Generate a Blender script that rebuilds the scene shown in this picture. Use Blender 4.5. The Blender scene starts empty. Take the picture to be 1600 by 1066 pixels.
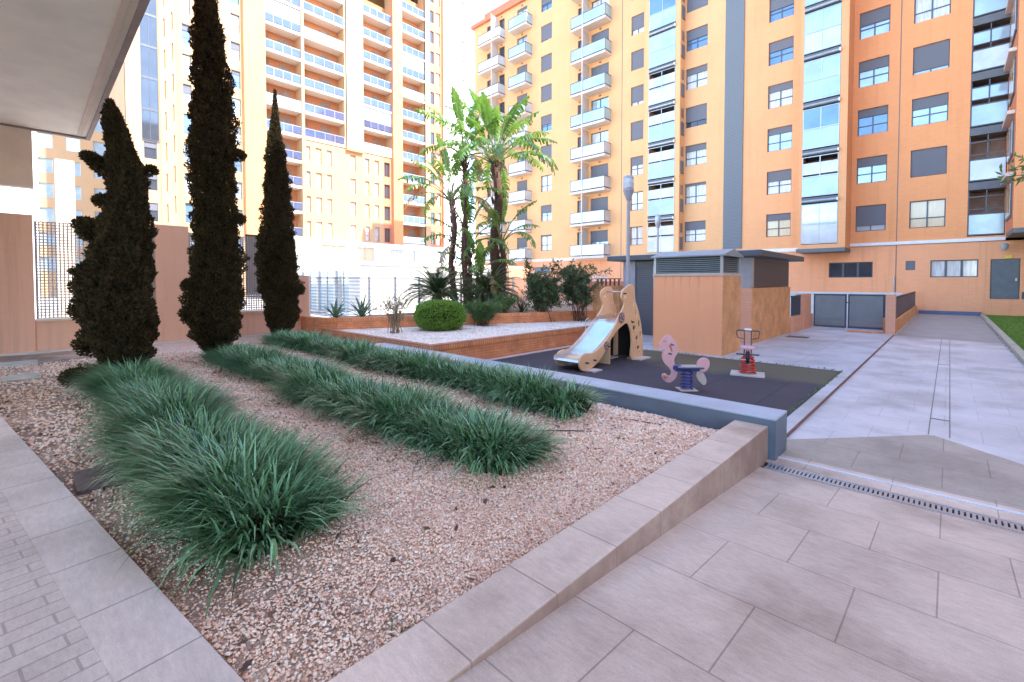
import bpy, math, random
import numpy as np
from math import sin, cos, pi, radians
random.seed(7); rng = np.random.default_rng(11)
sc = bpy.context.scene
COL = bpy.data.collections.new("courtyard"); sc.collection.children.link(COL)

# ------------------------------------------------------------------ materials
def new_mat(name):
    m = bpy.data.materials.new(name); m.use_nodes = True
    nt = m.node_tree; nt.nodes.clear()
    out = nt.nodes.new('ShaderNodeOutputMaterial'); b = nt.nodes.new('ShaderNodeBsdfPrincipled')
    nt.links.new(b.outputs[0], out.inputs[0])
    return m, nt, b, out
def coords(nt, kind='pos'):
    if kind == 'pos':
        g = nt.nodes.new('ShaderNodeNewGeometry'); return g.outputs['Position']
    t = nt.nodes.new('ShaderNodeTexCoord'); return t.outputs['Object']
def noise(nt, vec, scale, detail=4, rough=.55, sc3=None):
    if sc3:
        mp = nt.nodes.new('ShaderNodeMapping'); mp.inputs['Scale'].default_value = sc3
        nt.links.new(vec, mp.inputs[0]); vec = mp.outputs[0]
    n = nt.nodes.new('ShaderNodeTexNoise'); n.inputs['Scale'].default_value = scale
    n.inputs['Detail'].default_value = detail; n.inputs['Roughness'].default_value = rough
    nt.links.new(vec, n.inputs['Vector']); return n.outputs['Fac']
def ramp(nt, fac, stops, interp='LINEAR'):
    r = nt.nodes.new('ShaderNodeValToRGB'); cr = r.color_ramp; cr.interpolation = interp
    while len(cr.elements) < len(stops): cr.elements.new(.5)
    for e, (p, c) in zip(cr.elements, stops):
        e.position = p; e.color = (*c, 1) if len(c) == 3 else c
    nt.links.new(fac, r.inputs[0]); return r.outputs[0]
def mixc(nt, fac, a, b, mode='MIX'):
    m = nt.nodes.new('ShaderNodeMix'); m.data_type = 'RGBA'; m.blend_type = mode
    for v, i in ((fac, 0), (a, 6), (b, 7)):
        if isinstance(v, (int, float)): m.inputs[i].default_value = v
        elif isinstance(v, tuple): m.inputs[i].default_value = (*v, 1)
        else: nt.links.new(v, m.inputs[i])
    return m.outputs[2]
def bump(nt, b, h, strength=.3, dist=.01):
    n = nt.nodes.new('ShaderNodeBump'); n.inputs['Strength'].default_value = strength
    n.inputs['Distance'].default_value = dist
    nt.links.new(h, n.inputs['Height']); nt.links.new(n.outputs[0], b.inputs['Normal'])
def math_n(nt, op, a, b=None):
    m = nt.nodes.new('ShaderNodeMath'); m.operation = op
    for v, i in ((a, 0), (b, 1)):
        if v is None: continue
        if isinstance(v, (int, float)): m.inputs[i].default_value = v
        else: nt.links.new(v, m.inputs[i])
    return m.outputs[0]
def uz(nt):   # wall mapping: (x+y, z)
    s = nt.nodes.new('ShaderNodeSeparateXYZ'); nt.links.new(coords(nt), s.inputs[0])
    c = nt.nodes.new('ShaderNodeCombineXYZ')
    nt.links.new(math_n(nt, 'ADD', s.outputs[0], s.outputs[1]), c.inputs[0]); nt.links.new(s.outputs[2], c.inputs[1])
    return c.outputs[0], s
def plain(name, col, rough=.6, metal=0., var=.12, scale=3., bmp=0., spec=.5, fine=60):
    m, nt, b, out = new_mat(name)
    v = coords(nt)
    n = noise(nt, v, scale, 5)
    lo = tuple(c*(1-var) for c in col); hi = tuple(min(1, c*(1+var)) for c in col)
    nt.links.new(ramp(nt, n, [(.3, lo), (.7, hi)]), b.inputs['Base Color'])
    b.inputs['Roughness'].default_value = rough; b.inputs['Metallic'].default_value = metal
    b.inputs['Specular IOR Level'].default_value = spec
    if bmp: bump(nt, b, noise(nt, v, fine, 3), bmp, .004)
    return m
def brick_node(nt, vec, c1, c2, cm, w, h, mortar, offset=.5, bias=0):
    t = nt.nodes.new('ShaderNodeTexBrick'); nt.links.new(vec, t.inputs['Vector'])
    t.inputs['Color1'].default_value = (*c1, 1); t.inputs['Color2'].default_value = (*c2, 1)
    t.inputs['Mortar'].default_value = (*cm, 1); t.inputs['Scale'].default_value = 1
    t.inputs['Brick Width'].default_value = w; t.inputs['Row Height'].default_value = h
    t.inputs['Mortar Size'].default_value = mortar; t.offset = offset; t.inputs['Bias'].default_value = bias
    t.inputs['Mortar Smooth'].default_value = .3
    return t
def wall_mat(name, c, var=.05, mort=.86, w=.25, h=.075, rough=.75, stain=0.):
    m, nt, b, out = new_mat(name); vec, s = uz(nt)
    c2 = tuple(x*(1-var) for x in c); cm = tuple(x*mort for x in c)
    t = brick_node(nt, vec, c, c2, cm, w, h, .006)
    n = noise(nt, coords(nt), .35, 6, .6)
    col = mixc(nt, 1., t.outputs['Color'], ramp(nt, n, [(.3, (.93, .9, .88)), (.7, (1, 1, 1))]), 'MULTIPLY')
    if stain:
        st = noise(nt, coords(nt), 1., 5, .7, (3.2, 3.2, .12))
        col = mixc(nt, 1., col, ramp(nt, st, [(.52, (1, 1, 1)), (.75, (1-stain, 1-stain, 1-stain))]), 'MULTIPLY')
    nt.links.new(col, b.inputs['Base Color']); b.inputs['Roughness'].default_value = rough
    b.inputs['Specular IOR Level'].default_value = .25
    bump(nt, b, t.outputs['Fac'], -.25, .004)
    return m
def glass_mat(name, col, rough=.06, metal=.0, streak=0., spec=.9):
    m, nt, b, out = new_mat(name)
    v = coords(nt)
    if streak:
        s = nt.nodes.new('ShaderNodeSeparateXYZ'); nt.links.new(v, s.inputs[0])
        a = math_n(nt, 'ADD', s.outputs[0], s.outputs[1])
        c = nt.nodes.new('ShaderNodeCombineXYZ'); nt.links.new(a, c.inputs[0])
        zz = math_n(nt, 'MULTIPLY', s.outputs[2], .12); nt.links.new(zz, c.inputs[2])
        n = noise(nt, c.outputs[0], 9, 2)
        nt.links.new(ramp(nt, n, [(.35, tuple(x*(1-streak) for x in col)), (.65, col)]), b.inputs['Base Color'])
    else:
        n = noise(nt, v, .8, 3)
        nt.links.new(ramp(nt, n, [(.4, tuple(x*.8 for x in col)), (.6, col)]), b.inputs['Base Color'])
    b.inputs['Roughness'].default_value = rough; b.inputs['Metallic'].default_value = metal
    b.inputs['Specular IOR Level'].default_value = spec
    bump(nt, b, noise(nt, v, 1.3, 2), .05, .02)
    return m
def slat_mat(name, col, pitch=.06, rough=.5, metal=0., depth=.012):
    m, nt, b, out = new_mat(name); vec, s = uz(nt)
    w = math_n(nt, 'FRACT', math_n(nt, 'DIVIDE', s.outputs[2], pitch))
    nt.links.new(ramp(nt, w, [(0., tuple(c*.45 for c in col)), (.14, col), (.8, col), (1., tuple(c*.6 for c in col))]), b.inputs['Base Color'])
    bump(nt, b, w, .6, depth); b.inputs['Roughness'].default_value = rough; b.inputs['Metallic'].default_value = metal
    return m
def leaf_mat(name, c1, c2, rough=.5, trans=.25, tcol=None, spec=.4):
    m, nt, b, out = new_mat(name)
    g = nt.nodes.new('ShaderNodeNewGeometry')
    big = noise(nt, g.outputs['Position'], 2.2, 3)
    f = math_n(nt, 'ADD', math_n(nt, 'MULTIPLY', g.outputs['Random Per Island'], .75), math_n(nt, 'MULTIPLY', big, .35))
    col = ramp(nt, f, [(.15, c1), (.85, c2)])
    nt.links.new(col, b.inputs['Base Color']); b.inputs['Roughness'].default_value = rough
    b.inputs['Specular IOR Level'].default_value = spec
    if trans:
        t = nt.nodes.new('ShaderNodeBsdfTranslucent'); t.inputs[0].default_value = (*(tcol or c2), 1)
        mx = nt.nodes.new('ShaderNodeMixShader'); mx.inputs[0].default_value = trans
        nt.links.new(b.outputs[0], mx.inputs[1]); nt.links.new(t.outputs[0], mx.inputs[2])
        nt.links.new(mx.outputs[0], out.inputs[0])
    return m

M = {}
M['yellow'] = wall_mat('apricot_render', (.88, .43, .20), stain=.12)
M['orange'] = wall_mat('orange_render', (.95, .40, .17), stain=.12)  # shade on the facade's right end put into a deeper orange
M['coral'] = wall_mat('coral_base_render', (.95, .43, .22), mort=.8, stain=.15)
M['yellow2'] = wall_mat('yellow_render', (.86, .47, .22), stain=.10)  # brighter light on the facade's left put into a yellower tone
M['cream'] = wall_mat('cream_render', (.52, .32, .175))
M['torange'] = wall_mat('tower_orange_render', (.66, .33, .14))
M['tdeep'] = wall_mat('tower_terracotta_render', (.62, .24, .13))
M['white'] = plain('white_paint', (.80, .79, .77), .6, var=.05)
M['concrete'] = plain('pale_concrete', (.62, .6, .57), .75, var=.1, bmp=.2)
M['tgrey'] = plain('tower_grey_panel', (.52, .52, .50), .6, var=.08, scale=.5)
M['slabw'] = plain('white_balcony_slab', (.66, .57, .48), .6, var=.05)
M['frame'] = plain('grey_aluminium', (.10, .105, .12), .4, metal=.3, var=.1)
M['framel'] = plain('silver_aluminium', (.45, .48, .5), .35, metal=.5, var=.1)
M['shutter'] = slat_mat('grey_roller_blind', (.155, .155, .18), .055)
M['gdark'] = glass_mat('dark_window_glass', (.05, .06, .08), .05)
M['gblue'] = glass_mat('blue_window_glass', (.18, .30, .48), .05, metal=.35)
M['gsky'] = glass_mat('pale_blue_window_glass', (.48, .62, .74), .05, metal=.3)
M['gcurt'] = glass_mat('glass_over_white_curtain', (.72, .72, .70), .08, streak=.3)
M['gcream'] = glass_mat('glass_over_cream_blind', (.72, .58, .38), .1, streak=.1)
M['frost'] = glass_mat('frosted_balcony_glass', (.42, .58, .62), .15, metal=.05)
M['frostw'] = glass_mat('whitish_balcony_glass', (.60, .64, .67), .18, metal=.05)
M['tglass'] = glass_mat('tower_balcony_glass', (.10, .13, .24), .1, metal=.25)
M['tglass2'] = glass_mat('tower_pale_glass', (.45, .58, .68), .1, metal=.2)
M['inner'] = plain('loggia_interior', (.30, .20, .15), .7, var=.2)
M['tinner'] = wall_mat('tower_loggia_render', (.55, .22, .10))
M['louvre'] = slat_mat('grey_louvre', (.17, .19, .215), .10, depth=.03)
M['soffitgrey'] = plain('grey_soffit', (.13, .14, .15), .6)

# ------------------------------------------------------------------ mesh helpers
ORG = {}
class MB:
    def __init__(s): s.v = []; s.f = []
    def quad(s, a, b, c, d):
        n = len(s.v); s.v += [a, b, c, d]; s.f.append((n, n+1, n+2, n+3)); return s
    def box(s, x0, x1, y0, y1, z0, z1):
        n = len(s.v)
        s.v += [(x, y, z) for z in (z0, z1) for y in (y0, y1) for x in (x0, x1)]
        for q in ((0, 2, 3, 1), (4, 5, 7, 6), (0, 1, 5, 4), (2, 6, 7, 3), (0, 4, 6, 2), (1, 3, 7, 5)): s.f.append(tuple(n+i for i in q))
        return s
    def obox(s, c, hx, hy, hz, ang=0):   # box about c turned about z
        n = len(s.v); ca, sa = cos(ang), sin(ang)
        for z in (-hz, hz):
            for y in (-hy, hy):
                for x in (-hx, hx): s.v.append((c[0]+x*ca-y*sa, c[1]+x*sa+y*ca, c[2]+z))
        for q in ((0, 2, 3, 1), (4, 5, 7, 6), (0, 1, 5, 4), (2, 6, 7, 3), (0, 4, 6, 2), (1, 3, 7, 5)): s.f.append(tuple(n+i for i in q))
        return s
    def tube(s, pts, r, n=8, cap=True):
        pts = [np.array(p, float) for p in pts]; R = r if isinstance(r, (list, tuple)) else [r]*len(pts)
        base = len(s.v); prev = None
        for i, p in enumerate(pts):
            t = pts[min(i+1, len(pts)-1)]-pts[max(i-1, 0)]; t = t/(np.linalg.norm(t)+1e-9)
            if prev is None:
                a = np.array((0, 0, 1.)) if abs(t[2]) < .9 else np.array((1., 0, 0)); u = np.cross(t, a)
            else: u = prev-t*np.dot(prev, t)
            u = u/(np.linalg.norm(u)+1e-9); prev = u; w = np.cross(t, u)
            for k in range(n):
                q = p+R[i]*(cos(2*pi*k/n)*u+sin(2*pi*k/n)*w); s.v.append(tuple(q))
        for i in range(len(pts)-1):
            for k in range(n):
                a = base+i*n+k; b = base+i*n+(k+1) % n; s.f.append((a, b, b+n, a+n))
        if cap:
            s.f.append(tuple(base+k for k in range(n))[::-1]); s.f.append(tuple(base+(len(pts)-1)*n+k for k in range(n)))
        return s
    def lathe(s, c, prof, n=16):
        base = len(s.v)
        for r, z in prof:
            for k in range(n): s.v.append((c[0]+r*cos(2*pi*k/n), c[1]+r*sin(2*pi*k/n), c[2]+z))
        for i in range(len(prof)-1):
            for k in range(n):
                a = base+i*n+k; b = base+i*n+(k+1) % n; s.f.append((a, b, b+n, a+n))
        s.f.append(tuple(base+k for k in range(n))[::-1]); s.f.append(tuple(base+(len(prof)-1)*n+k for k in range(n)))
        return s
    def mesh(s, name, off=(0, 0, 0)):
        me = bpy.data.meshes.new(name); o = np.array(off)
        me.from_pydata([tuple(np.array(p)-o) for p in s.v] if any(off) else s.v, [], s.f); me.update(); return me
def fast_mesh(name, V, F, off=(0, 0, 0), smooth=False):
    V = np.asarray(V, np.float32)-np.array(off, np.float32); F = np.asarray(F, np.int32)
    me = bpy.data.meshes.new(name); k = F.shape[1]
    me.vertices.add(len(V)); me.vertices.foreach_set('co', V.ravel())
    me.loops.add(F.size); me.loops.foreach_set('vertex_index', F.ravel())
    me.polygons.add(len(F)); me.polygons.foreach_set('loop_start', np.arange(0, F.size, k, dtype=np.int32))
    me.polygons.foreach_set('loop_total', np.full(len(F), k, np.int32))
    if smooth: me.polygons.foreach_set('use_smooth', np.ones(len(F), bool))
    me.update(); me.validate(); return me
def link(name, me, mat=None, parent=None, loc=(0, 0, 0), rz=0, label=None):
    o = bpy.data.objects.new(name, me); COL.objects.link(o)
    if mat is not None and me is not None and not me.materials: me.materials.append(M[mat] if isinstance(mat, str) else mat)
    if parent is not None: o.parent = parent
    o.location = loc; o.rotation_euler = (0, 0, rz)
    if label: o['label'] = label
    ORG[o.name] = ORG.get(parent.name, (0, 0, 0)) if parent is not None else (0, 0, 0)
    return o
def thing(name, label, cat, loc=(0, 0, 0), rz=0, group=None):
    o = bpy.data.objects.new(name, None); COL.objects.link(o); o.empty_display_size = .2
    o.location = loc; o.rotation_euler = (0, 0, rz); o['label'] = label; o['category'] = cat
    if group: o['group'] = group
    ORG[o.name] = loc if rz == 0 else (0, 0, 0)
    return o
def tag(o, label, cat, group=None):
    o['label'] = label; o['category'] = cat
    if group: o['group'] = group
    return o
def part(name, mb, mat, parent, bev=0, smooth=False, label=None):   # world-space mesh made local to its thing
    me = mb.mesh(name, ORG[parent.name])
    o = link(name, me, mat, parent, label=label)
    if bev: bevel(o, bev)
    if smooth:
        for p in me.polygons: p.use_smooth = True
    return o
def single(name, mb, mat, label, cat, group=None, bev=0, smooth=False):
    V = np.array(mb.v); c = (float(V[:, 0].mean()), float(V[:, 1].mean()), float(V[:, 2].min()))
    me = mb.mesh(name, c); o = link(name, me, mat, None, c); tag(o, label, cat, group)
    if bev: bevel(o, bev)
    if smooth:
        for p in me.polygons: p.use_smooth = True
    return o
def structure(name, mb, mat, bev=0):
    o = link(name, mb.mesh(name), mat); o['kind'] = 'structure'
    if bev: bevel(o, bev)
    return o
def bevel(o, w, seg=2):
    b = o.modifiers.new('bevel', 'BEVEL'); b.width = w; b.segments = seg; b.limit_method = 'ANGLE'; b.angle_limit = radians(40)
def dup_tree(root, loc, rz=None, label=None):
    r = root.copy(); COL.objects.link(r); r.location = loc
    if rz is not None: r.rotation_euler = (0, 0, rz)
    if label: r['label'] = label
    for ch in list(root.children):
        c = ch.copy(); COL.objects.link(c); c.parent = r
        for g in ch.children:
            d = g.copy(); COL.objects.link(d); d.parent = c
    return r
def plate(name, outline, holes, thick, bev=.004):   # flat board with real holes, in local XY, z = thickness
    cu = bpy.data.curves.new(name, 'CURVE'); cu.dimensions = '2D'; cu.fill_mode = 'BOTH'
    cu.extrude = thick/2; cu.bevel_depth = bev; cu.bevel_resolution = 1; cu.offset = -bev
    def spl(pts, smooth=True):
        s = cu.splines.new('BEZIER'); s.bezier_points.add(len(pts)-1)
        for b, p in zip(s.bezier_points, pts):
            b.co = (p[0], p[1], 0); b.handle_left_type = b.handle_right_type = 'AUTO'
        s.use_cyclic_u = True; s.resolution_u = 4
    spl(outline)
    for h in holes: spl(h)
    ob = bpy.data.objects.new(name, cu); COL.objects.link(ob)
    me = bpy.data.meshes.new_from_object(ob.evaluated_get(bpy.context.evaluated_depsgraph_get()))
    bpy.data.objects.remove(ob); me.name = name
    return me
def oval(cx, cy, rx, ry, rot=0, n=8):
    return [(cx+rx*cos(t)*cos(rot)-ry*sin(t)*sin(rot), cy+rx*cos(t)*sin(rot)+ry*sin(t)*cos(rot)) for t in [2*pi*k/n for k in range(n)]]

# plane mapping: 'Y' = face looks to -Y at y=pos; 'X' = face looks to +X at x=pos. u runs along, w goes into the wall
def mp(plane, pos, u, w, z): return (u, pos+w, z) if plane == 'Y' else (pos-w, u, z)
def facade(mb, plane, pos, u0, u1, z0, z1, holes, depth=.2):
    U = sorted({u0, u1} | {round(h[0], 4) for h in holes} | {round(h[1], 4) for h in holes})
    U = [u for u in U if u0-1e-6 <= u <= u1+1e-6]
    Z = sorted({z0, z1} | {round(h[2], 4) for h in holes} | {round(h[3], 4) for h in holes})
    Z = [z for z in Z if z0-1e-6 <= z <= z1+1e-6]
    for i in range(len(U)-1):
        cu = (U[i]+U[i+1])/2
        hs = [h for h in holes if h[0] < cu < h[1]]
        run = None
        for j in range(len(Z)-1):
            cz = (Z[j]+Z[j+1])/2
            if any(h[2] < cz < h[3] for h in hs):
                if run is not None: mb.quad(mp(plane, pos, U[i], 0, run), mp(plane, pos, U[i+1], 0, run), mp(plane, pos, U[i+1], 0, Z[j]), mp(plane, pos, U[i], 0, Z[j])); run = None
            elif run is None: run = Z[j]
        if run is not None: mb.quad(mp(plane, pos, U[i], 0, run), mp(plane, pos, U[i+1], 0, run), mp(plane, pos, U[i+1], 0, Z[-1]), mp(plane, pos, U[i], 0, Z[-1]))
    for h in holes:
        a, b, c, d = h[:4]; D = h[4] if len(h) > 4 else depth
        q = lambda u, w, z: mp(plane, pos, u, w, z)
        mb.quad(q(a, 0, c), q(a, D, c), q(a, D, d), q(a, 0, d)); mb.quad(q(b, 0, c), q(b, D, c), q(b, D, d), q(b, 0, d))
        mb.quad(q(a, 0, c), q(b, 0, c), q(b, D, c), q(a, D, c)); mb.quad(q(a, 0, d), q(b, 0, d), q(b, D, d), q(a, D, d))
CACHE = {}
def cached(key, fn):
    if key not in CACHE: CACHE[key] = fn()
    return CACHE[key]
def window(parent, plane, pos, u0, u1, z0, z1, style='two', shut=0., glass='gsky', depth=.14, name='window', frame='frame'):
    w = round(u1-u0, 3); h = round(z1-z0, 3); o = ORG[parent.name]
    p = mp(plane, pos, u0, depth, z0); loc = tuple(p[i]-o[i] for i in range(3)); rz = 0 if plane == 'Y' else pi/2
    def fr():
        b = MB(); t = .055; D = .05
        b.box(0, w, 0, D, 0, t); b.box(0, w, 0, D, h-t, h); b.box(0, t, 0, D, t, h-t); b.box(w-t, w, 0, D, t, h-t)
        if style in ('two', 'tworail'): b.box(w/2-.035, w/2+.035, -.008, D-.004, t, h-t)
        if style == 'three':
            for k in (1, 2): b.box(w*k/3-.05, w*k/3+.05, -.008, D-.004, t, h-t)
        if style == 'tworail':
            b.box(t, w/2-.035, -.004, D-.008, h*.34, h*.34+.06); b.box(w/2+.035, w-t, -.004, D-.008, h*.34, h*.34+.06)
        if style == 'rail': b.box(t, w-t, -.004, D-.008, h*.36, h*.36+.05)
        return b.mesh('window_frame')
    f = link(name, cached(('fr', w, h, style, frame), fr), frame, parent, loc, rz)
    ORG[f.name] = (0, 0, 0)
    link('pane', cached(('pane', w, h, glass), lambda: MB().quad((.03, .03, .03), (w-.03, .03, .03), (w-.03, .03, h-.03), (.03, .03, h-.03)).mesh('pane')), glass, f)
    if shut > .02:
        s = round(shut, 2)
        link('roller_blind', cached(('sh', w, h, s), lambda: MB().box(.03, w-.03, -.045, -.012, h*(1-s), h-.01).mesh('roller_blind')), 'shutter', f)
    return f
def sub(parent, name, mb, mat): return link(name, mb.mesh(name, ORG[parent.name]), mat, parent)

# ================================================================== YELLOW BUILDING (faces -Y at y=35)
FH = 2.9; ZB = 3.95
yb = thing('apartment_building', 'long apricot and orange apartment block with glass bays behind the playground', 'building', (-18, 35, 0))
NF = 9
holes_l, holes_r = [], []; wins = []
def zt(k): return 6.43+FH*k
GL = ['gsky', 'gcurt', 'gblue', 'gdark', 'gsky']
shutC = [.1, .5, 0, 1, .55, .95, 1, .9, .55, .5]
shutF = [0, 0, .45, .95, .82, .97, .72, .97, .5, .6]
shutH = [.42, .12, .3, .72, .3, .48, .96, .3, .4, .5]
shutJ = [.3, .45, .28, .3, .42, .5, .4, .3, .2, .4]
shutL = [.78, .35, .3, .38, .5, .3, .4, .5]
shutM = [0, .97, .4, .88, 0, .3, .5, .4]
for k in range(NF):
    g = lambda i: GL[(k*3+i) % 5]
    for (a, b, s, left, gl) in ((-29.4, -28.05, shutC[k], 1, ('gcurt', 'gsky', 'gcurt', 'gblue', 'gblue')[k % 5]), (-19.6, -18.45, shutF[k], 1, ('gcurt', 'gcurt', 'gcurt', 'gcurt', 'gcurt', 'gblue')[k % 6]),
                                (-14.93, -13.32, shutH[k], 1, ('gcurt', 'gcurt', 'gcurt', 'gdark', 'gcurt', 'gblue')[k % 6]), (-9.22, -7.74, shutJ[k], 1, ('gcream', 'gcurt', 'gsky', 'gcurt', 'gblue', 'gblue')[k % 6])):
        holes_l.append((a, b, zt(k)-1.55, zt(k))); wins.append(('Y', 35, a, b, zt(k)-1.55, zt(k), 'tworail', s, gl))
    if k < 7:
        for (a, b, s, gl) in ((-4.25, -2.81, shutL[k], ('gsky', 'gsky', 'gblue', 'gsky', 'gsky')[k % 5]), (-1.76, -.24, shutM[k], ('gcream', 'gsky', 'gsky', 'gsky', 'gcurt')[k % 5])):
            holes_r.append((a, b, zt(k)-1.55, zt(k))); wins.append(('Y', 35, a, b, zt(k)-1.55, zt(k), 'tworail', s, gl))
# doors and windows behind the balconies
doors = []
for k in range(NF):
    for (a, b, st) in ((-37.1, -36.5, 'one'), (-35.2, -34.4, 'one'), (-32.6, -31.2, 'two'), (-25.02, -24.5, 'one'), (-23.55, -21.75, 'two')):
        holes_l.append((a, b, zt(k)-2.3, zt(k)-.05)); doors.append((a, b, zt(k)-2.3, zt(k)-.05, st, k))
# bays are opened in the wall behind them
holes_l.append((-17.55, -15.3, 4.15, 4.0+FH*NF, 1.2))
holes_l.append((-6.7, -4.72, 4.15, 4.0+FH*7+.0, 1.2))
holes_r.append((.62, 2.03, 4.25, 4.0+FH*7, 1.4))
ZR = 30.1
# left part up to x=-4.5, right part beyond
b = MB(); facade(b, 'Y', 35, -39.1, -12.06, ZB, ZR, [h for h in holes_l if h[1] < -12]); part('wall', b, 'yellow2', yb, label='yellow upper wall')
b = MB(); facade(b, 'Y', 35, -12.06, -4.5, ZB, ZR, [h for h in holes_l if h[0] > -12]); part('wall', b, 'yellow', yb)
b = MB(); facade(b, 'Y', 35, -4.5, 16, ZB+.15, ZR, holes_r); part('wall', b, 'orange', yb, label='deep orange upper wall')
gh = [(-5.58, -3.37, 2.08, 3.03), (-.81, 1.09, 2.07, 3.02), (-1.87, -1.45, 2.49, 3.02), (1.54, 2.6, .91, 3.01), (-30.2, -28.2, 2.7, 3.3), (-11.5, -10.3, 0.3, 2.4)]
b = MB(); facade(b, 'Y', 35, -39.1, 16, -.2, ZB, gh, .16)
b.box(-39.1, 16, 35.0, 35.0, 0, 0)
part('wall', b, 'coral', yb, label='coral ground floor wall')
part('back_wall', MB().quad((-39.1, 35, -.2), (-39.1, 48, -.2), (-39.1, 48, ZR), (-39.1, 35, ZR)).quad((16, 35, -.2), (16, 48, -.2), (16, 48, ZR), (16, 35, ZR)).quad((-39.1, 48, -.2), (16, 48, -.2), (16, 48, ZR), (-39.1, 48, ZR)), 'yellow', yb)
part('roof', MB().box(-39.4, 16.3, 34.7, 48.3, ZR, ZR+.35).box(-38.8, -8, 36.2, 47, ZR+.35, ZR+2.0), 'tdeep', yb)
part('string_course', MB().box(-39.15, -17.9, 34.93, 34.998, 3.83, 4.06).box(-15.0, -6.95, 34.93, 34.998, 3.83, 4.06).box(-4.5, 2.05, 34.93, 34.998, 3.98, 4.16), 'white', yb)
part('louvre_strip', MB().box(-12.04, -10.77, 34.93, 34.996, 4.2, ZR-.5), 'louvre', yb)
part('expansion_joint', MB().box(-20.46, -20.42, 34.985, 34.996, -.1, ZR), 'frame', yb); part('expansion_joint', MB().box(-2.32, -2.285, 34.985, 34.996, 1.2, ZR), 'frame', yb)
part('downpipe', MB().tube([(-2.38, 34.9, .4), (-2.38, 34.9, 2.1)], .035, 8), 'framel', yb)
part('plinth', MB().box(-1.25, 1.25, 34.8, 34.99, -.05, .2), plain('blue_grey_plinth', (.10, .12, .2), .6), yb)
for w in wins: window(yb, *w)
window(yb, 'Y', 35, -5.58, -3.37, 2.08, 3.03, 'three', 0, 'gdark', .1); window(yb, 'Y', 35, -.81, 1.09, 2.07, 3.02, 'three', 0, 'gcurt', .1)
part('vent', MB().box(-1.87, -1.45, 35.04, 35.1, 2.49, 3.02), 'louvre', yb); part('vent', MB().box(-30.2, -28.2, 35.04, 35.1, 2.7, 3.3), 'louvre', yb)
d = part('door', MB().box(1.56, 2.58, 35.04, 35.1, .92, 3.0), 'soffitgrey', yb, bev=.01)
sub(d, 'handle', MB().box(2.44, 2.5, 34.98, 35.04, 1.85, 2.0), 'framel')
part('door', MB().box(-11.5, -10.3, 35.04, 35.1, .3, 2.4), 'soffitgrey', yb)
for a, b_, z0, z1, st, k in doors:
    f = window(yb, 'Y', 35, a, b_, z0, z1, 'two' if st == 'two' else 'one', [.55, .0, .0, .1, 0, .45, .6, .8, .5][(k*2+int(-a)) % 9] if st == 'two' else 0, ['gcurt', 'gdark', 'gcurt', 'gsky'][(k+int(-a)) % 4] if st == 'two' else 'gdark', .12, 'balcony_door')
# projecting balconies: mesh in local coords, shared per width
def balcony(parent, x0, x1, z, div=None, tint='frost'):
    w = round(x1-x0, 3); o = ORG[parent.name]; loc = (x0-o[0], 34-o[1], z-o[2])
    s = link('balcony', cached(('bs', w), lambda: MB().box(0, w, 0, .998, -.2, 0).mesh('balcony_slab')), 'slabw', parent, loc)
    ORG[s.name] = (0, 0, 0)
    def pan(): return MB().box(.04, w-.04, .02, .032, .1, .98).box(.02, .032, .05, .99, .1, .98).box(w-.032, w-.02, .05, .99, .1, .98).mesh('glass_panel')
    link('glass_panel', cached(('bp', w, tint), pan), tint, s)
    def rl():
        b = MB().box(0, w, 0, .045, .99, 1.03).box(0, .045, .045, .998, .99, 1.03).box(w-.045, w, .045, .998, .99, 1.03)
        b.box(0, w, .005, .04, .06, .1).box(0, .04, .045, .998, .06, .1).box(w-.04, w, .045, .998, .06, .1)
        for x in (0, w-.035): b.box(x, x+.035, 0, .035, 0, .99)
        return b.mesh('railing')
    link('railing', cached(('br', w), rl), 'frame', s)
    if div:
        dd = round(div-x0, 3)
        link('divider', cached(('bd', w), lambda: MB().box(dd, dd+.04, -.01, .99, 0, 2.55).box(dd-.02, dd+.06, -.04, -.011, 0, 2.68).mesh('divider')), 'slabw', s)
for k in range(NF):
    z = 4.1+FH*k
    balcony(yb, -25.1, -21.5, z, -23.85, 'frost' if k > 3 else 'frostw')
    balcony(yb, -32.9, -30.56, z, None, 'frost' if k > 5 else 'frostw')
    balcony(yb, -37.45, -34.3, z, -35.4, 'frostw')
    for x in (-22.6, -31.9, -34.8, -24.8):
        part('bulkhead_lamp', MB().box(x-.08, x+.08, 34.9, 34.99, z+2.44, z+2.56), 'inner', yb)
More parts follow.
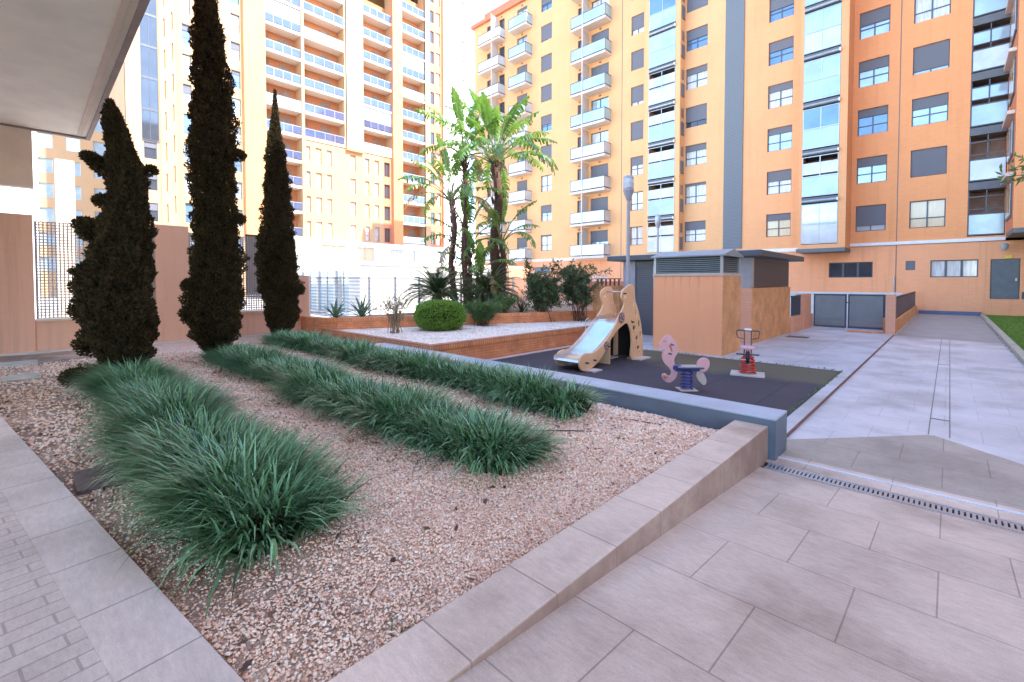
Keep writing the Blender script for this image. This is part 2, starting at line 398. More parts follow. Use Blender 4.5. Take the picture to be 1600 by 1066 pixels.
# glass bay 1 (x -17.9..-15.0, front 34.12) and bay 2 (x -6.92..-4.5, front 33.1)
def bay(parent, xa, xb, ga, gb, yf, z0, n, glassrow, mat):
    q = MB()
    facade(q, 'Y', yf, xa, xb, z0, ZR+.2, [(ga, gb, 4.1, 4.1+FH*n-.1, .9)], .9)
    q.quad((xb, yf, z0), (xb, 35, z0), (xb, 35, ZR+.2), (xb, yf, ZR+.2)).quad((xa, yf, z0), (xa, 35, z0), (xa, 35, ZR+.2), (xa, yf, ZR+.2))
    part('bay', q, mat, parent)
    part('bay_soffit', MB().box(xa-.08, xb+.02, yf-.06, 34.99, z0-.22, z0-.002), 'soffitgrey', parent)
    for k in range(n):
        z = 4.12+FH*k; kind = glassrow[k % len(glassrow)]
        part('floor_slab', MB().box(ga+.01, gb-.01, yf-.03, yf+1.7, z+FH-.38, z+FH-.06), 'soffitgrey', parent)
        part('loggia_back', MB().box(ga+.01, gb-.01, yf+1.5, yf+1.6, z-.06, z+FH-.4), 'inner', parent)
        f = MB(); t = .04; m = (ga+gb)/2
        f.box(ga+.01, gb-.01, yf-.02, yf+.02, z+1.18, z+1.24).box(ga+.01, gb-.01, yf-.02, yf+.02, z+.02, z+.07)
        f.box(m-.02, m+.02, yf-.015, yf+.015, z+.07, z+1.18)
        if kind != 'open':
            f.box(m-.025, m+.025, yf-.015, yf+.015, z+1.24, z+2.44); f.box(ga+.01, ga+.05, yf-.015, yf+.015, z+.07, z+2.44); f.box(gb-.05, gb-.01, yf-.015, yf+.015, z+.07, z+2.44); f.box(ga+.05, gb-.05, yf-.014, yf+.014, z+2.4, z+2.44)
        fo = part('glazing_frame', f, 'framel', parent)
        sub(fo, 'lower_panel', MB().box(ga+.05, m-.022, yf-.005, yf+.005, z+.08, z+1.17).box(m+.022, gb-.05, yf-.005, yf+.005, z+.08, z+1.17), 'frost' if k % 4 else 'frostw')
        if kind == 'full': sub(fo, 'pane', MB().box(ga+.05, m-.027, yf-.004, yf+.004, z+1.25, z+2.39).box(m+.027, gb-.05, yf-.004, yf+.004, z+1.25, z+2.39), ['gsky', 'gsky', 'gblue', 'tglass2'][k % 4])
        elif kind == 'half': sub(fo, 'pane', MB().box(ga+.05, m-.027, yf+.006, yf+.012, z+1.35, z+2.05).box(m+.027, gb-.05, yf+.006, yf+.012, z+1.35, z+2.05), 'frostw')
        aw = MB().tube([(ga+.03, yf-.09, z+FH-.28), (gb-.03, yf-.09, z+FH-.28)], .07, 8)
        sub(part('awning_roll', aw, 'framel', parent), 'end_cap', MB().box(gb-.05, gb+.02, yf-.2, yf-.03, z+FH-.38, z+FH-.2), 'white')
bay(yb, -17.9, -15.0, -17.55, -15.37, 34.12, 3.95, NF, ['half', 'half', 'half', 'half', 'half', 'full', 'full', 'half'], 'yellow2')
bay(yb, -6.92, -4.5, -6.75, -4.88, 33.1, 3.85, 8, ['full', 'half', 'full', 'full', 'full', 'full'], 'yellow')
for k in range(NF):   # narrow side openings on the first bay
    z = 4.3+FH*k
    part('side_grille', MB().box(-14.998, -14.95, 34.3, 34.8, z, z+.95), 'louvre', yb)
    part('side_window', MB().box(-14.998, -14.97, 34.35, 34.75, z+1.3, z+2.0), 'inner', yb)
# recessed loggias at x .62..2.03
for k in range(7):
    z = 4.28+FH*k
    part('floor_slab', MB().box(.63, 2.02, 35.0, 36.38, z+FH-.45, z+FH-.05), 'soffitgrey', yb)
    part('loggia_back', MB().box(.63, 2.02, 36.2, 36.3, z-.05, z+FH-.46), 'inner', yb)
    f = MB().box(.63, 2.02, 35.02, 35.06, z+1.12, z+1.17).box(.63, 2.02, 35.02, 35.06, z+1.4, z+1.43).box(1.3, 1.34, 35.02, 35.06, z+1.17, z+2.4).box(.63, 2.02, 35.02, 35.06, z+.02, z+.06).box(.63, .67, 35.02, 35.06, z+.06, z+2.4).box(.67, 2.02, 35.02, 35.06, z+2.05, z+2.1)
    fo = part('glazing_frame', f, 'frame', yb)
    sub(fo, 'lower_panel', MB().box(.68, 1.99, 35.035, 35.045, z+.08, z+1.11), 'frostw' if k % 2 else 'frost')
    if k in (2, 3, 5): sub(fo, 'pane', MB().box(.68, 1.29, 35.035, 35.045, z+1.45, z+2.04).box(1.35, 1.99, 35.035, 35.045, z+1.45, z+2.04), 'tglass2')
# wing block at the right
wb = thing('apartment_wing', 'orange building wing jutting out at the right edge, with a row of balcony ends', 'building', (5, 33, 0))
b = MB()
facade(b, 'Y', 31.4, 2.06, 16, 4.3, 30.1, [])
part('wall', b, 'orange', wb)
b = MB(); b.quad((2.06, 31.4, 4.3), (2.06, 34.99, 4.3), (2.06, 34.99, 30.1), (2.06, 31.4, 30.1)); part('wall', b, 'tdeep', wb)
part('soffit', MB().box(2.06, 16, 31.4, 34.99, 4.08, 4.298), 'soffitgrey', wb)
part('roof', MB().box(1.95, 16.1, 31.3, 34.99, 30.1, 30.4), 'tdeep', wb)
for k in range(7):
    z = 4.6+FH*k
    part('side_slab', MB().box(1.8, 2.058, 31.9, 34.8, z+2.2, z+2.36), 'slabw', wb)
    f = part('side_window', MB().box(2.0, 2.058, 32.1, 34.6, z+.3, z+2.0), 'frame', wb)
    sub(f, 'pane', MB().box(1.985, 1.998, 32.2, 33.3, z+.4, z+1.9).box(1.985, 1.998, 33.4, 34.5, z+.4, z+1.9), 'gcurt' if k % 2 else 'gcream')

# ================================================================== ORANGE TOWER (faces +X at x=-57)
TX = -57.; TH = 3.03
tw = thing('apartment_tower', 'tall sunlit orange and white tower with stacked blue glass balconies', 'building', (-60, 28, 0))
H_all = []; Z_T = 50
def slab(k): return 7.35+TH*k
# segments: (name, y0, y1, material, offset of plane)
def seg(mat, y0, y1, z0, z1, holes, off=0., depth=.25, label=None):
    b = MB(); facade(b, 'X', TX+off, y0, y1, z0, z1, holes, depth)
    return part('wall', b, mat, tw, label=label)
# left windows block
hl = []
for k in range(-1, 12):
    z = slab(k)+.6
    hl += [(11.2, 11.95, z, z+2.0), (15.6, 16.5, z-.05, z+1.85)]
seg('cream', 10.55, 16.7, 0, Z_T, hl)
for k in range(-1, 12):
    z = slab(k)+.6
    window(tw, 'X', TX, 11.2, 11.95, z, z+2.0, 'rail', [0, .3, .1, .0, .45][k % 5], ['gblue', 'gcurt', 'gsky'][k % 3], .2); window(tw, 'X', TX, 15.6, 16.5, z-.05, z+1.85, 'rail', [.4, 0, .2][k % 3], ['gcurt', 'gsky', 'gblue'][k % 3], .2)
# slot strip and glass column at far left
hs = [(9.6, 9.72, slab(k)+.4, slab(k)+2.2) for k in range(-1, 12)]+[(10.25, 10.37, slab(k)+1.4, slab(k)+3.1) for k in range(-1, 11)]
seg('cream', 9.2, 10.55, 0, Z_T, hs, .5, .2)
for h in hs: part('slot_window', MB().box(TX+.5-.2, TX+.5-.15, h[0]+.001, h[1]-.001, h[2]+.001, h[3]-.001), 'tdeep', tw)
seg('cream', 6.6, 9.2, 0, Z_T, [(7.75, 9.13, 15.4, Z_T-1, .3)]+[(7.9, 8.9, slab(k)+.4, slab(k)+2.2) for k in range(0, 3)], .4)
for k in range(3): window(tw, 'X', TX+.4, 7.9, 8.9, slab(k)+.4, slab(k)+2.2, 'one', .4, 'gdark')
for k in range(11):
    z = 15.45+TH*k
    f = part('glazed_gallery', MB().box(TX+.25, TX+.33, 7.76, 9.12, z, z+.22).box(TX+.25, TX+.33, 7.76, 7.82, z+.22, z+TH).box(TX+.25, TX+.33, 9.06, 9.12, z+.22, z+TH).box(TX+.26, TX+.32, 8.42, 8.46, z+.22, z+TH), 'frame', tw)
    sub(f, 'pane', MB().box(TX+.28, TX+.3, 7.83, 8.41, z+.23, z+TH-.01).box(TX+.28, TX+.3, 8.47, 9.05, z+.23, z+TH-.01), 'gdark')
# orange strip, protruding
seg('torange', 16.7, 18.9, 7.1, Z_T, [], .6, label='plain orange strip')
part('wall', MB().quad((TX+.6, 16.7, 7.1), (TX, 16.7, 7.1), (TX, 16.7, Z_T), (TX+.6, 16.7, Z_T)).quad((TX+.6, 18.9, 7.1), (TX-1.6, 18.9, 7.1), (TX-1.6, 18.9, Z_T), (TX+.6, 18.9, Z_T)), 'torange', tw)
# balcony columns: (y0,y1,kmin,kmax)
TB = [(18.95, 23.0, 0, 10), (23.35, 28.45, 4, 11), (31.15, 35.4, 4, 11), (36.9, 41.0, 0, 12)]
def tower_col(y0, y1, k0, k1, ci):
    Rz = 1.55
    for k in range(k0, k1):
        z = slab(k)
        sl = part('balcony', MB().box(TX-Rz, TX+.12, y0, y1, z-.32, z), 'slabw', tw)
        g = MB(); n = 4 if ci else 4; st = (y1-y0)/n
        for i in range(n): g.box(TX+.04, TX+.06, y0+st*i+.04, y0+st*(i+1)-.04, z+.12, z+.95)
        sub(sl, 'glass_panel', g, 'tglass2' if (k*3+ci*5) % 7 in (1,) else 'tglass')
        r = MB().box(TX+.02, TX+.08, y0, y1, z+.96, z+1.02)
        for i in range(n+1): r.box(TX+.03, TX+.07, y0+(y1-y0-.04)*i/n, y0+(y1-y0-.04)*i/n+.04, z, z+.96)
        sub(sl, 'railing', r, 'framel')
        bk = part('loggia_back', MB().box(TX-Rz-.1, TX-Rz, y0, y1, z, z+TH-.32), 'tinner', tw)
        m = MB().box(TX-Rz, TX-Rz+.03, y0+.3, y0+1.0, z+.05, z+2.3)
        sub(bk, 'balcony_door', m, 'inner'); m = MB()
        m.box(TX-Rz, TX-Rz+.03, y0+(y1-y0)*.52, y0+(y1-y0)*.52+1.3, z+.05, z+2.3)
        sub(bk, 'balcony_door', m, 'inner')
        if (k*5+ci*3) % 9 == 4:
            gl = part('balcony_glazing', MB().box(TX+.0, TX+.03, y0+.05, y1-.05, z+1.05, z+2.6), 'tglass2', tw)
    part('loggia_side', MB().quad((TX, y0+.012, slab(k0)), (TX-Rz, y0+.012, slab(k0)), (TX-Rz, y0+.012, Z_T), (TX, y0+.012, Z_T)).quad((TX, y1-.012, slab(k0)), (TX-Rz, y1-.012, slab(k0)), (TX-Rz, y1-.012, Z_T), (TX, y1-.012, Z_T)), 'cream', tw)
for i, (a, b_, k0, k1) in enumerate(TB): tower_col(a, b_, k0, k1, i)
seg('cream', 18.9, 23.35, 0, slab(0)-.3, [], .0)
seg('cream', 23.0, 23.35, slab(0)-.3, Z_T, [], .25)
part('wall', MB().quad((TX+.25, 23.0, 7), (TX, 23.0, 7), (TX, 23.0, Z_T), (TX+.25, 23.0, Z_T)), 'cream', tw)
# lower windows y 23.35..35.4 rows 0..3
cols = [(23.55, 24.05, 'tdeep'), (24.7, 25.45, ''), (26.1, 26.75, ''), (29.2, 30.0, ''), (31.3, 31.95, ''), (32.7, 33.4, '')]
hh = [(a, c, slab(k)+.0, slab(k)+1.95) for a, c, _ in cols for k in range(4)]
seg('cream', 23.35, 34.0, slab(-1)+2.2, slab(4)-.32, hh, .0)
for a, c, _ in cols:
    for k in range(4): window(tw, 'X', TX, a, c, slab(k), slab(k)+1.95, 'rail', 0, ['gcream', 'gcurt', 'gsky', 'gcream', 'gcurt'][(k*2+int(a)) % 5], .2, frame='tdeep')
hh = [(34.2, 35.1, slab(k)+.0, slab(k)+1.95) for k in range(4)]
seg('tdeep', 34.0, 35.4, slab(-1)+2.2, slab(4)-.32, hh)
for k in range(4): window(tw, 'X', TX, 34.2, 35.1, slab(k), slab(k)+1.95, 'two', 0, 'gdark', .2)
# grey panel column
seg('cream', 28.45, 28.7, slab(4)-.32, Z_T, [], .1); seg('cream', 30.9, 31.15, slab(4)-.32, Z_T, [], .1)
for k in range(4, 13):
    part('grey_panel', MB().box(TX-.1, TX+.35, 28.7, 30.9, slab(k)-.25, slab(k)+TH-.3), 'tgrey', tw)
part('panel_joints', MB().box(TX-.2, TX+.25, 28.7, 30.9, slab(4)-.3, Z_T), 'inner', tw)
part('panel_trim', MB().box(TX-.1, TX+.4, 28.6, 31.0, slab(4)-.6, slab(4)-.26), 'torange', tw)
# second orange strip and columns to the right
seg('torange', 35.4, 36.9, 7.0, Z_T, [], .5)
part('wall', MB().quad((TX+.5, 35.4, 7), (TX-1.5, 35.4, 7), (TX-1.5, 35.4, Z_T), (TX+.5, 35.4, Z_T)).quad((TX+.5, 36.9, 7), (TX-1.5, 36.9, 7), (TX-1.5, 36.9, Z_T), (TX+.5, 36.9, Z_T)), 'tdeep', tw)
seg('cream', 41.0, 41.9, 7, Z_T, [], .25); part('wall', MB().quad((TX+.25, 41.9, 7), (TX-2.2, 41.9, 7), (TX-2.2, 41.9, Z_T), (TX+.25, 41.9, Z_T)), 'cream', tw)
hh = [(42.0, 43.0, slab(k)+.2, slab(k)+2.0) for k in range(13)]+[(43.35, 44.2, slab(k)+.1, slab(k)+2.1) for k in range(13)]
seg('tdeep', 41.9, 44.5, 6.5, Z_T, hh, -.3)
for k in range(13):
    window(tw, 'X', TX-.3, 42.0, 43.0, slab(k)+.2, slab(k)+2.0, 'two', .0, 'gdark', .12); window(tw, 'X', TX-.3, 43.35, 44.2, slab(k)+.1, slab(k)+2.1, 'one', 0, 'gcream', .2, frame='inner')
hh = [(47.9, 48.8, slab(k)+.9, slab(k)+2.6) for k in range(2, 13)]
seg('white', 44.5, 49.6, 0, Z_T, hh, .1, label='white end wall')
part('wall', MB().quad((TX+.1, 44.5, 0), (TX-.3, 44.5, 0), (TX-.3, 44.5, Z_T), (TX+.1, 44.5, Z_T)), 'torange', tw)
for k in range(2, 13): window(tw, 'X', TX+.1, 47.9, 48.8, slab(k)+.9, slab(k)+2.6, 'one', 0, ['gsky', 'gcurt'][k % 2], .2)
# podium
ph = [(25.0, 28.0, 4.3, 6.45), (29.6, 32.1, 4.5, 6.4), (34.6, 38.6, 4.55, 6.3), (40.0, 43.4, 4.7, 6.35), (45.6, 49.2, 4.8, 6.2)]
b = MB(); facade(b, 'X', TX+.9, 21.5, 49.6, 0, 6.9, ph, .3); b.box(TX-2, TX+.9, 21.5, 49.6, 6.9, 7.05); part('podium_wall', b, 'white', tw)
for i, h in enumerate(ph): window(tw, 'X', TX+.9, *h, 'two', 0, ['gcream', 'gcream', 'gcurt', 'gsky', 'gsky'][i], .2, frame='framel')
part('back_wall', MB().quad((TX-14, 6.6, 0), (TX, 6.6, 0), (TX, 6.6, Z_T), (TX-14, 6.6, Z_T)).quad((TX-14, 49.6, 0), (TX, 49.6, 0), (TX, 49.6, Z_T), (TX-14, 49.6, Z_T)).quad((TX-14, 6.6, 0), (TX-14, 49.6, 0), (TX-14, 49.6, Z_T), (TX-14, 6.6, Z_T)), 'cream', tw)
part('roof', MB().box(TX-14.2, TX+.7, 6.4, 49.8, Z_T, Z_T+.4), 'white', tw)
# farther pale block at the far left
fb = thing('pale_apartment_block', 'washed out pale block glimpsed between the arcade soffit and the first cypress', 'building', (-84, 3, 0))
hh = [(y, y+1.3, 3.2+3*k, 4.9+3*k) for k in range(10) for y in (-1.5, 1.0, 3.5, 6.0)]
b = MB(); facade(b, 'X', -80, -6, 12, 0, 34, hh, .25); b.quad((-80, -6, 0), (-90, -6, 0), (-90, -6, 34), (-80, -6, 34)).quad((-80, 12, 0), (-90, 12, 0), (-90, 12, 34), (-80, 12, 34)).quad((-90, -6, 34), (-80, -6, 34), (-80, 12, 34), (-90, 12, 34))
part('wall', b, 'cream', fb)
for h in hh: window(fb, 'X', -80, *h, 'one', 0, 'gsky', .2, frame='framel')

# ================================================================== GROUND MATERIALS
def tile_mat(name, c1, c2, cm, w, h, mortar, off=.5, rot=0, loc=(0, 0, 0), rough=.5, swap=False, streak=.12, blot=.12, spec=.5):
    m, nt, b, out = new_mat(name)
    mpn = nt.nodes.new('ShaderNodeMapping'); mpn.inputs['Rotation'].default_value = (0, 0, rot); mpn.inputs['Location'].default_value = loc
    nt.links.new(coords(nt), mpn.inputs[0])
    t = brick_node(nt, mpn.outputs[0], c1, c2, cm, w, h, mortar, off)
    v = coords(nt)
    fine = noise(nt, v, 1., 6, .7, (14, 45, 30)); blo = noise(nt, v, .9, 5, .6); big = noise(nt, v, .28, 3); gr = noise(nt, v, 160, 2)
    col = mixc(nt, 1., t.outputs['Color'], ramp(nt, fine, [(.3, (1-streak,)*3), (.7, (1+streak,)*3)]), 'MULTIPLY')
    col = mixc(nt, 1., col, ramp(nt, blo, [(.36, (1-blot*1.7, 1-blot*1.95, 1-blot*2.1)), (.52, (1,)*3), (.66, (1.13, 1.13, 1.14))]), 'MULTIPLY')
    col = mixc(nt, 1., col, ramp(nt, big, [(.35, (.9, .88, .86)), (.65, (1.04,)*3)]), 'MULTIPLY')
    col = mixc(nt, 1., col, ramp(nt, gr, [(.3, (.9,)*3), (.7, (1.08,)*3)]), 'MULTIPLY')
    nt.links.new(col, b.inputs['Base Color'])
    nt.links.new(ramp(nt, blo, [(.3, (rough+.15,)*3), (.7, (rough-.08,)*3)]), b.inputs['Roughness'])
    b.inputs['Specular IOR Level'].default_value = spec
    hgt = math_n(nt, 'SUBTRACT', math_n(nt, 'MULTIPLY', fine, .15), t.outputs['Fac']); bump(nt, b, hgt, .35, .006)
    return m
M['ramp'] = tile_mat('large_stone_tiles', (.64, .49, .385), (.58, .445, .35), (.36, .27, .21), .645, .605, .0045, .5, 0, (.015, .0, 0), .5, streak=.14, blot=.17)
M['path'] = tile_mat('path_stone_tiles', (.60, .565, .56), (.55, .52, .515), (.45, .41, .39), .645, .605, .005, .5, 0, (.015, 0, 0), .42, spec=.6, blot=.14)
M['zone'] = tile_mat('dark_brown_paving', (.40, .325, .26), (.37, .30, .24), (.26, .205, .16), .645, .605, .005, .5, 0, (.015, 0, 0), .55)  # darker and browner than the path tiles
M['court'] = tile_mat('court_concrete', (.50, .48, .49), (.47, .45, .46), (.36, .34, .34), 2.4, 2.1, .012, 0, 0, (0, 0, 0), .5)
M['pavers'] = tile_mat('narrow_brick_pavers', (.61, .50, .43), (.56, .455, .39), (.40, .32, .27), .28, .10, .006, .5, pi/2-.134, (0, 0, 0), .6)
M['border'] = tile_mat('border_stone', (.62, .51, .44), (.58, .48, .41), (.34, .27, .23), .53, 3., .006, 0, -.134, (0, 1.37, 0), .55)
M['coping'] = tile_mat('coping_stone', (.66, .50, .39), (.61, .46, .36), (.34, .25, .20), 3., .53, .005, 0, 0, (1.7, -.08, 0), .5, blot=.2)
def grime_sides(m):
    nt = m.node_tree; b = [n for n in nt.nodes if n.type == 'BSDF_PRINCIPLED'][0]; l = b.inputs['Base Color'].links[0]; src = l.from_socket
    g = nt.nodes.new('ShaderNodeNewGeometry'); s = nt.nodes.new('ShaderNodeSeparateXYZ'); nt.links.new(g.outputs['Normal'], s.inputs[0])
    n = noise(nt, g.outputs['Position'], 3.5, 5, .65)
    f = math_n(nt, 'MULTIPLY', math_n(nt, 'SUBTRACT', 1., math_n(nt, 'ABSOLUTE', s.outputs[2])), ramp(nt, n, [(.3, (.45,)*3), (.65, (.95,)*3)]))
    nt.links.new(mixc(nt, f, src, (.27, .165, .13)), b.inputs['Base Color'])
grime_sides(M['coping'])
M['street'] = tile_mat('street_concrete', (.5, .48, .45), (.46, .44, .42), (.4, .38, .36), 1., 1., .01)
def rubber():
    m, nt, b, out = new_mat('rubber_tiles')
    t = brick_node(nt, coords(nt), (.030, .026, .033), (.037, .032, .040), (.010, .009, .010), 1., 1., .008, 0)
    n = noise(nt, coords(nt), 240, 3, .7); n2 = noise(nt, coords(nt), .8, 5, .65)
    col = mixc(nt, 1., t.outputs['Color'], ramp(nt, n, [(.3, (.55, .55, .6)), (.72, (2.1, 1.9, 1.9))]), 'MULTIPLY')
    s = nt.nodes.new('ShaderNodeSeparateXYZ'); nt.links.new(coords(nt), s.inputs[0])
    edge = ramp(nt, math_n(nt, 'ADD', math_n(nt, 'DIVIDE', s.outputs[1], 11.), math_n(nt, 'MULTIPLY', n2, .25)), [(.95, (0, 0, 0)), (1.12, (1, 1, 1))])
    col = mixc(nt, edge, col, (.10, .085, .05)); nt.links.new(col, b.inputs['Base Color'])
    b.inputs['Roughness'].default_value = .8; bump(nt, b, n, .5, .004); return m
M['rubber'] = rubber()
def gravelmat():
    m, nt, b, out = new_mat('pink_gravel_bed'); v = coords(nt)
    vo = nt.nodes.new('ShaderNodeTexVoronoi'); vo.inputs['Scale'].default_value = 62; nt.links.new(v, vo.inputs['Vector'])
    vo2 = nt.nodes.new('ShaderNodeTexVoronoi'); vo2.inputs['Scale'].default_value = 62; nt.links.new(v, vo2.inputs['Vector']); vo2.feature = 'DISTANCE_TO_EDGE'
    s = nt.nodes.new('ShaderNodeSeparateXYZ'); nt.links.new(vo.outputs['Color'], s.inputs[0])
    col = ramp(nt, s.outputs[0], [(0, (.44, .22, .15)), (.1, (.76, .46, .31)), (.4, (.90, .61, .43)), (.7, (.93, .69, .52)), (1., (.94, .84, .72))])
    col = mixc(nt, 1., col, ramp(nt, vo2.outputs['Distance'], [(0., (.5, .4, .36)), (.18, (1, 1, 1))]), 'MULTIPLY')
    n = noise(nt, v, .75, 6, .7)
    sx = nt.nodes.new('ShaderNodeSeparateXYZ'); nt.links.new(v, sx.inputs[0])
    near = math_n(nt, 'SUBTRACT', 1.0, math_n(nt, 'MULTIPLY', sx.outputs[1], .55))       # more bare soil towards the paving side
    soil = math_n(nt, 'ADD', math_n(nt, 'MULTIPLY', near, .22), n)
    col = mixc(nt, ramp(nt, soil, [(.52, (0, 0, 0)), (.8, (.85,)*3)]), col, (.17, .115, .075))
    nt.links.new(col, b.inputs['Base Color']); b.inputs['Roughness'].default_value = .8
    bump(nt, b, vo2.outputs['Distance'], .9, .012); return m
M['gravelbed'] = gravelmat()
def pebmat(name, stops):
    m, nt, b, out = new_mat(name); g = nt.nodes.new('ShaderNodeNewGeometry')
    nt.links.new(ramp(nt, g.outputs['Random Per Island'], stops), b.inputs['Base Color']); b.inputs['Roughness'].default_value = .65
    return m
M['pebble'] = pebmat('pink_pebbles', [(0, (.24, .11, .075)), (.05, (.58, .30, .19)), (.14, (.86, .52, .35)), (.45, (.95, .64, .46)), (.8, (.96, .74, .56)), (1., (.96, .84, .70))])
def wgrav():
    m, nt, b, out = new_mat('whitish_gravel'); v = coords(nt)
    vo = nt.nodes.new('ShaderNodeTexVoronoi'); vo.inputs['Scale'].default_value = 30; nt.links.new(v, vo.inputs['Vector'])
    s = nt.nodes.new('ShaderNodeSeparateXYZ'); nt.links.new(vo.outputs['Color'], s.inputs[0])
    col = ramp(nt, s.outputs[0], [(0, (.35, .24, .18)), (.12, (.66, .48, .37)), (.4, (.86, .70, .57)), (1., (.94, .83, .71))])
    n = noise(nt, v, 1.6, 6, .7); col = mixc(nt, ramp(nt, n, [(.55, (0, 0, 0)), (.72, (.8,)*3)]), col, (.34, .25, .15))
    nt.links.new(col, b.inputs['Base Color']); b.inputs['Roughness'].default_value = .85; bump(nt, b, vo.outputs['Distance'], .8, .02); return m
M['whitegravel'] = wgrav()
M['soil'] = plain('planter_soil', (.30, .20, .14), .9, var=.4, scale=8, bmp=.8, fine=40)
M['brick'] = None
def brickmat(name, c1, c2, cm, w=.24, h=.062, vert=False):
    m, nt, b, out = new_mat(name); vec, s = uz(nt)
    t = brick_node(nt, vec, c1, c2, cm, w, h, .006, 0 if vert else .5)
    n = noise(nt, coords(nt), 2.5, 5, .65)
    col = mixc(nt, 1., t.outputs['Color'], ramp(nt, n, [(.3, (.72, .7, .7)), (.65, (1.1,)*3)]), 'MULTIPLY')
    nt.links.new(col, b.inputs['Base Color']); b.inputs['Roughness'].default_value = .75; bump(nt, b, t.outputs['Fac'], -.5, .006); return m
M['brick'] = brickmat('red_brick', (.76, .29, .12), (.66, .235, .095), (.42, .20, .12))
M['soldier'] = brickmat('brick_on_end', (.78, .32, .14), (.68, .26, .11), (.22, .09, .05), .062, .5, True)
M['ochre'] = brickmat('ochre_brick', (.72, .35, .15), (.69, .33, .14), (.60, .29, .13), .24, .062)
M['boxwall'] = wall_mat('stained_salmon_render', (.88, .385, .20), .02, .97, stain=.08)
def hut_streaks(m):      # grey run-off marks left below the louvres
    nt = m.node_tree; b = [n for n in nt.nodes if n.type == 'BSDF_PRINCIPLED'][0]; src = b.inputs['Base Color'].links[0].from_socket; v = coords(nt)
    s = nt.nodes.new('ShaderNodeSeparateXYZ'); nt.links.new(v, s.inputs[0])
    w = math_n(nt, 'ABSOLUTE', math_n(nt, 'SUBTRACT', math_n(nt, 'FRACT', math_n(nt, 'DIVIDE', math_n(nt, 'ADD', s.outputs[0], math_n(nt, 'MULTIPLY', noise(nt, v, 3, 3), .12)), .215)), .5))
    line = ramp(nt, w, [(.03, (1, 1, 1)), (.12, (0, 0, 0))]); zf = ramp(nt, s.outputs[2], [(.0, (0, 0, 0)), (1., (1, 1, 1))])
    zf = ramp(nt, math_n(nt, 'DIVIDE', s.outputs[2], 2.), [(.45, (0, 0, 0)), (.8, (.07,)*3), (.95, (.32,)*3)])
    xf = ramp(nt, math_n(nt, 'DIVIDE', math_n(nt, 'ADD', s.outputs[0], 5.5), 1.6), [(.04, (0, 0, 0)), (.12, (1, 1, 1)), (.74, (1, 1, 1)), (.8, (0, 0, 0))])
    f = math_n(nt, 'MULTIPLY', math_n(nt, 'MULTIPLY', line, zf), xf)
    nt.links.new(mixc(nt, f, src, (.30, .17, .10)), b.inputs['Base Color'])
hut_streaks(M['boxwall'])
M['pier'] = wall_mat('salmon_brick', (.74, .37, .235), .06, .85)
M['lwall'] = wall_mat('boundary_render', (.82, .50, .36), .02, .97, stain=.25)
M['bluewall'] = plain('blue_grey_painted_steel', (.13, .17, .22), .45, var=.15, metal=.2, bmp=.1)
M['steel'] = plain('brushed_steel', (.72, .73, .74), .28, metal=1., var=.08)
M['galv'] = plain('galvanised_steel', (.45, .47, .49), .35, metal=.7, var=.1)
M['darkmetal'] = plain('dark_grey_paint', (.055, .065, .085), .5, var=.15)
M['pole'] = plain('grey_lamp_paint', (.36, .35, .38), .45, var=.06)
M['board'] = plain('tan_play_board', (.78, .46, .26), .45, var=.07, scale=2)
M['boardedge'] = plain('board_edge', (.03, .025, .03), .6)
M['pink'] = plain('pink_play_board', (.66, .34, .36), .45, var=.06)
M['mauve'] = plain('mauve_disc', (.22, .13, .17), .5)
M['blackp'] = plain('black_panel', (.012, .010, .014), .6)
M['bluep'] = plain('blue_paint', (.02, .04, .24), .35, var=.08); M['redp'] = plain('red_paint', (.55, .04, .03), .35, var=.08)
M['plateb'] = plain('footing_slab', (.55, .47, .42), .8)
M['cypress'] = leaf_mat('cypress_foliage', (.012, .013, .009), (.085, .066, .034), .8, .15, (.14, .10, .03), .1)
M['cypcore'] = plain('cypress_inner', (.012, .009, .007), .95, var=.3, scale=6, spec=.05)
M['bark'] = plain('brown_bark', (.10, .06, .04), .9, var=.4, scale=12, bmp=.8)
M['fibre'] = plain('fibrous_trunk', (.10, .05, .035), .9, var=.5, scale=14, bmp=1.)
M['grass'] = leaf_mat('liriope_blades', (.006, .030, .006), (.24, .46, .23), .34, .06, (.16, .32, .06), .45)
M['baseshade'] = leaf_mat('base_shade_blades', (.006, .010, .004), (.06, .055, .025), .8, 0, None, .1)  # short dark blades put the shade at the rows' foot into colour
M['palm'] = leaf_mat('banana_palm_leaf', (.03, .08, .018), (.16, .28, .07), .38, .32, (.22, .40, .04), .5)
M['palmdry'] = leaf_mat('dry_palm_leaf', (.20, .13, .07), (.40, .28, .14), .7, .3, (.4, .3, .12))
M['petiole'] = plain('leaf_stalk', (.20, .24, .09), .5, var=.2)
M['cycad'] = leaf_mat('cycad_frond', (.010, .022, .012), (.035, .065, .030), .4, .12, (.08, .14, .03), .5)
M['ball'] = leaf_mat('clipped_hedge_leaf', (.05, .12, .02), (.24, .40, .07), .45, .3, (.3, .5, .06))
M['shrub'] = leaf_mat('shrub_leaf', (.03, .07, .025), (.12, .21, .07), .5, .25, (.2, .3, .06))
M['oleander'] = leaf_mat('oleander_leaf', (.025, .05, .025), (.10, .15, .07), .5, .25, (.18, .22, .06))
M['agave'] = leaf_mat('agave_leaf', (.10, .19, .13), (.20, .32, .20), .45, .1)
M['twig'] = plain('dry_twig', (.28, .19, .13), .85, var=.3, scale=20)
M['lawn'] = plain('lawn_turf', (.12, .22, .035), .9, var=.35, scale=9, bmp=.9, fine=90)
M['lawnb'] = leaf_mat('lawn_blades', (.09, .18, .03), (.22, .34, .06), .5, .3)
M['kerbstone'] = plain('mossy_kerb_stone', (.40, .36, .28), .85, var=.25, scale=6, bmp=.5)
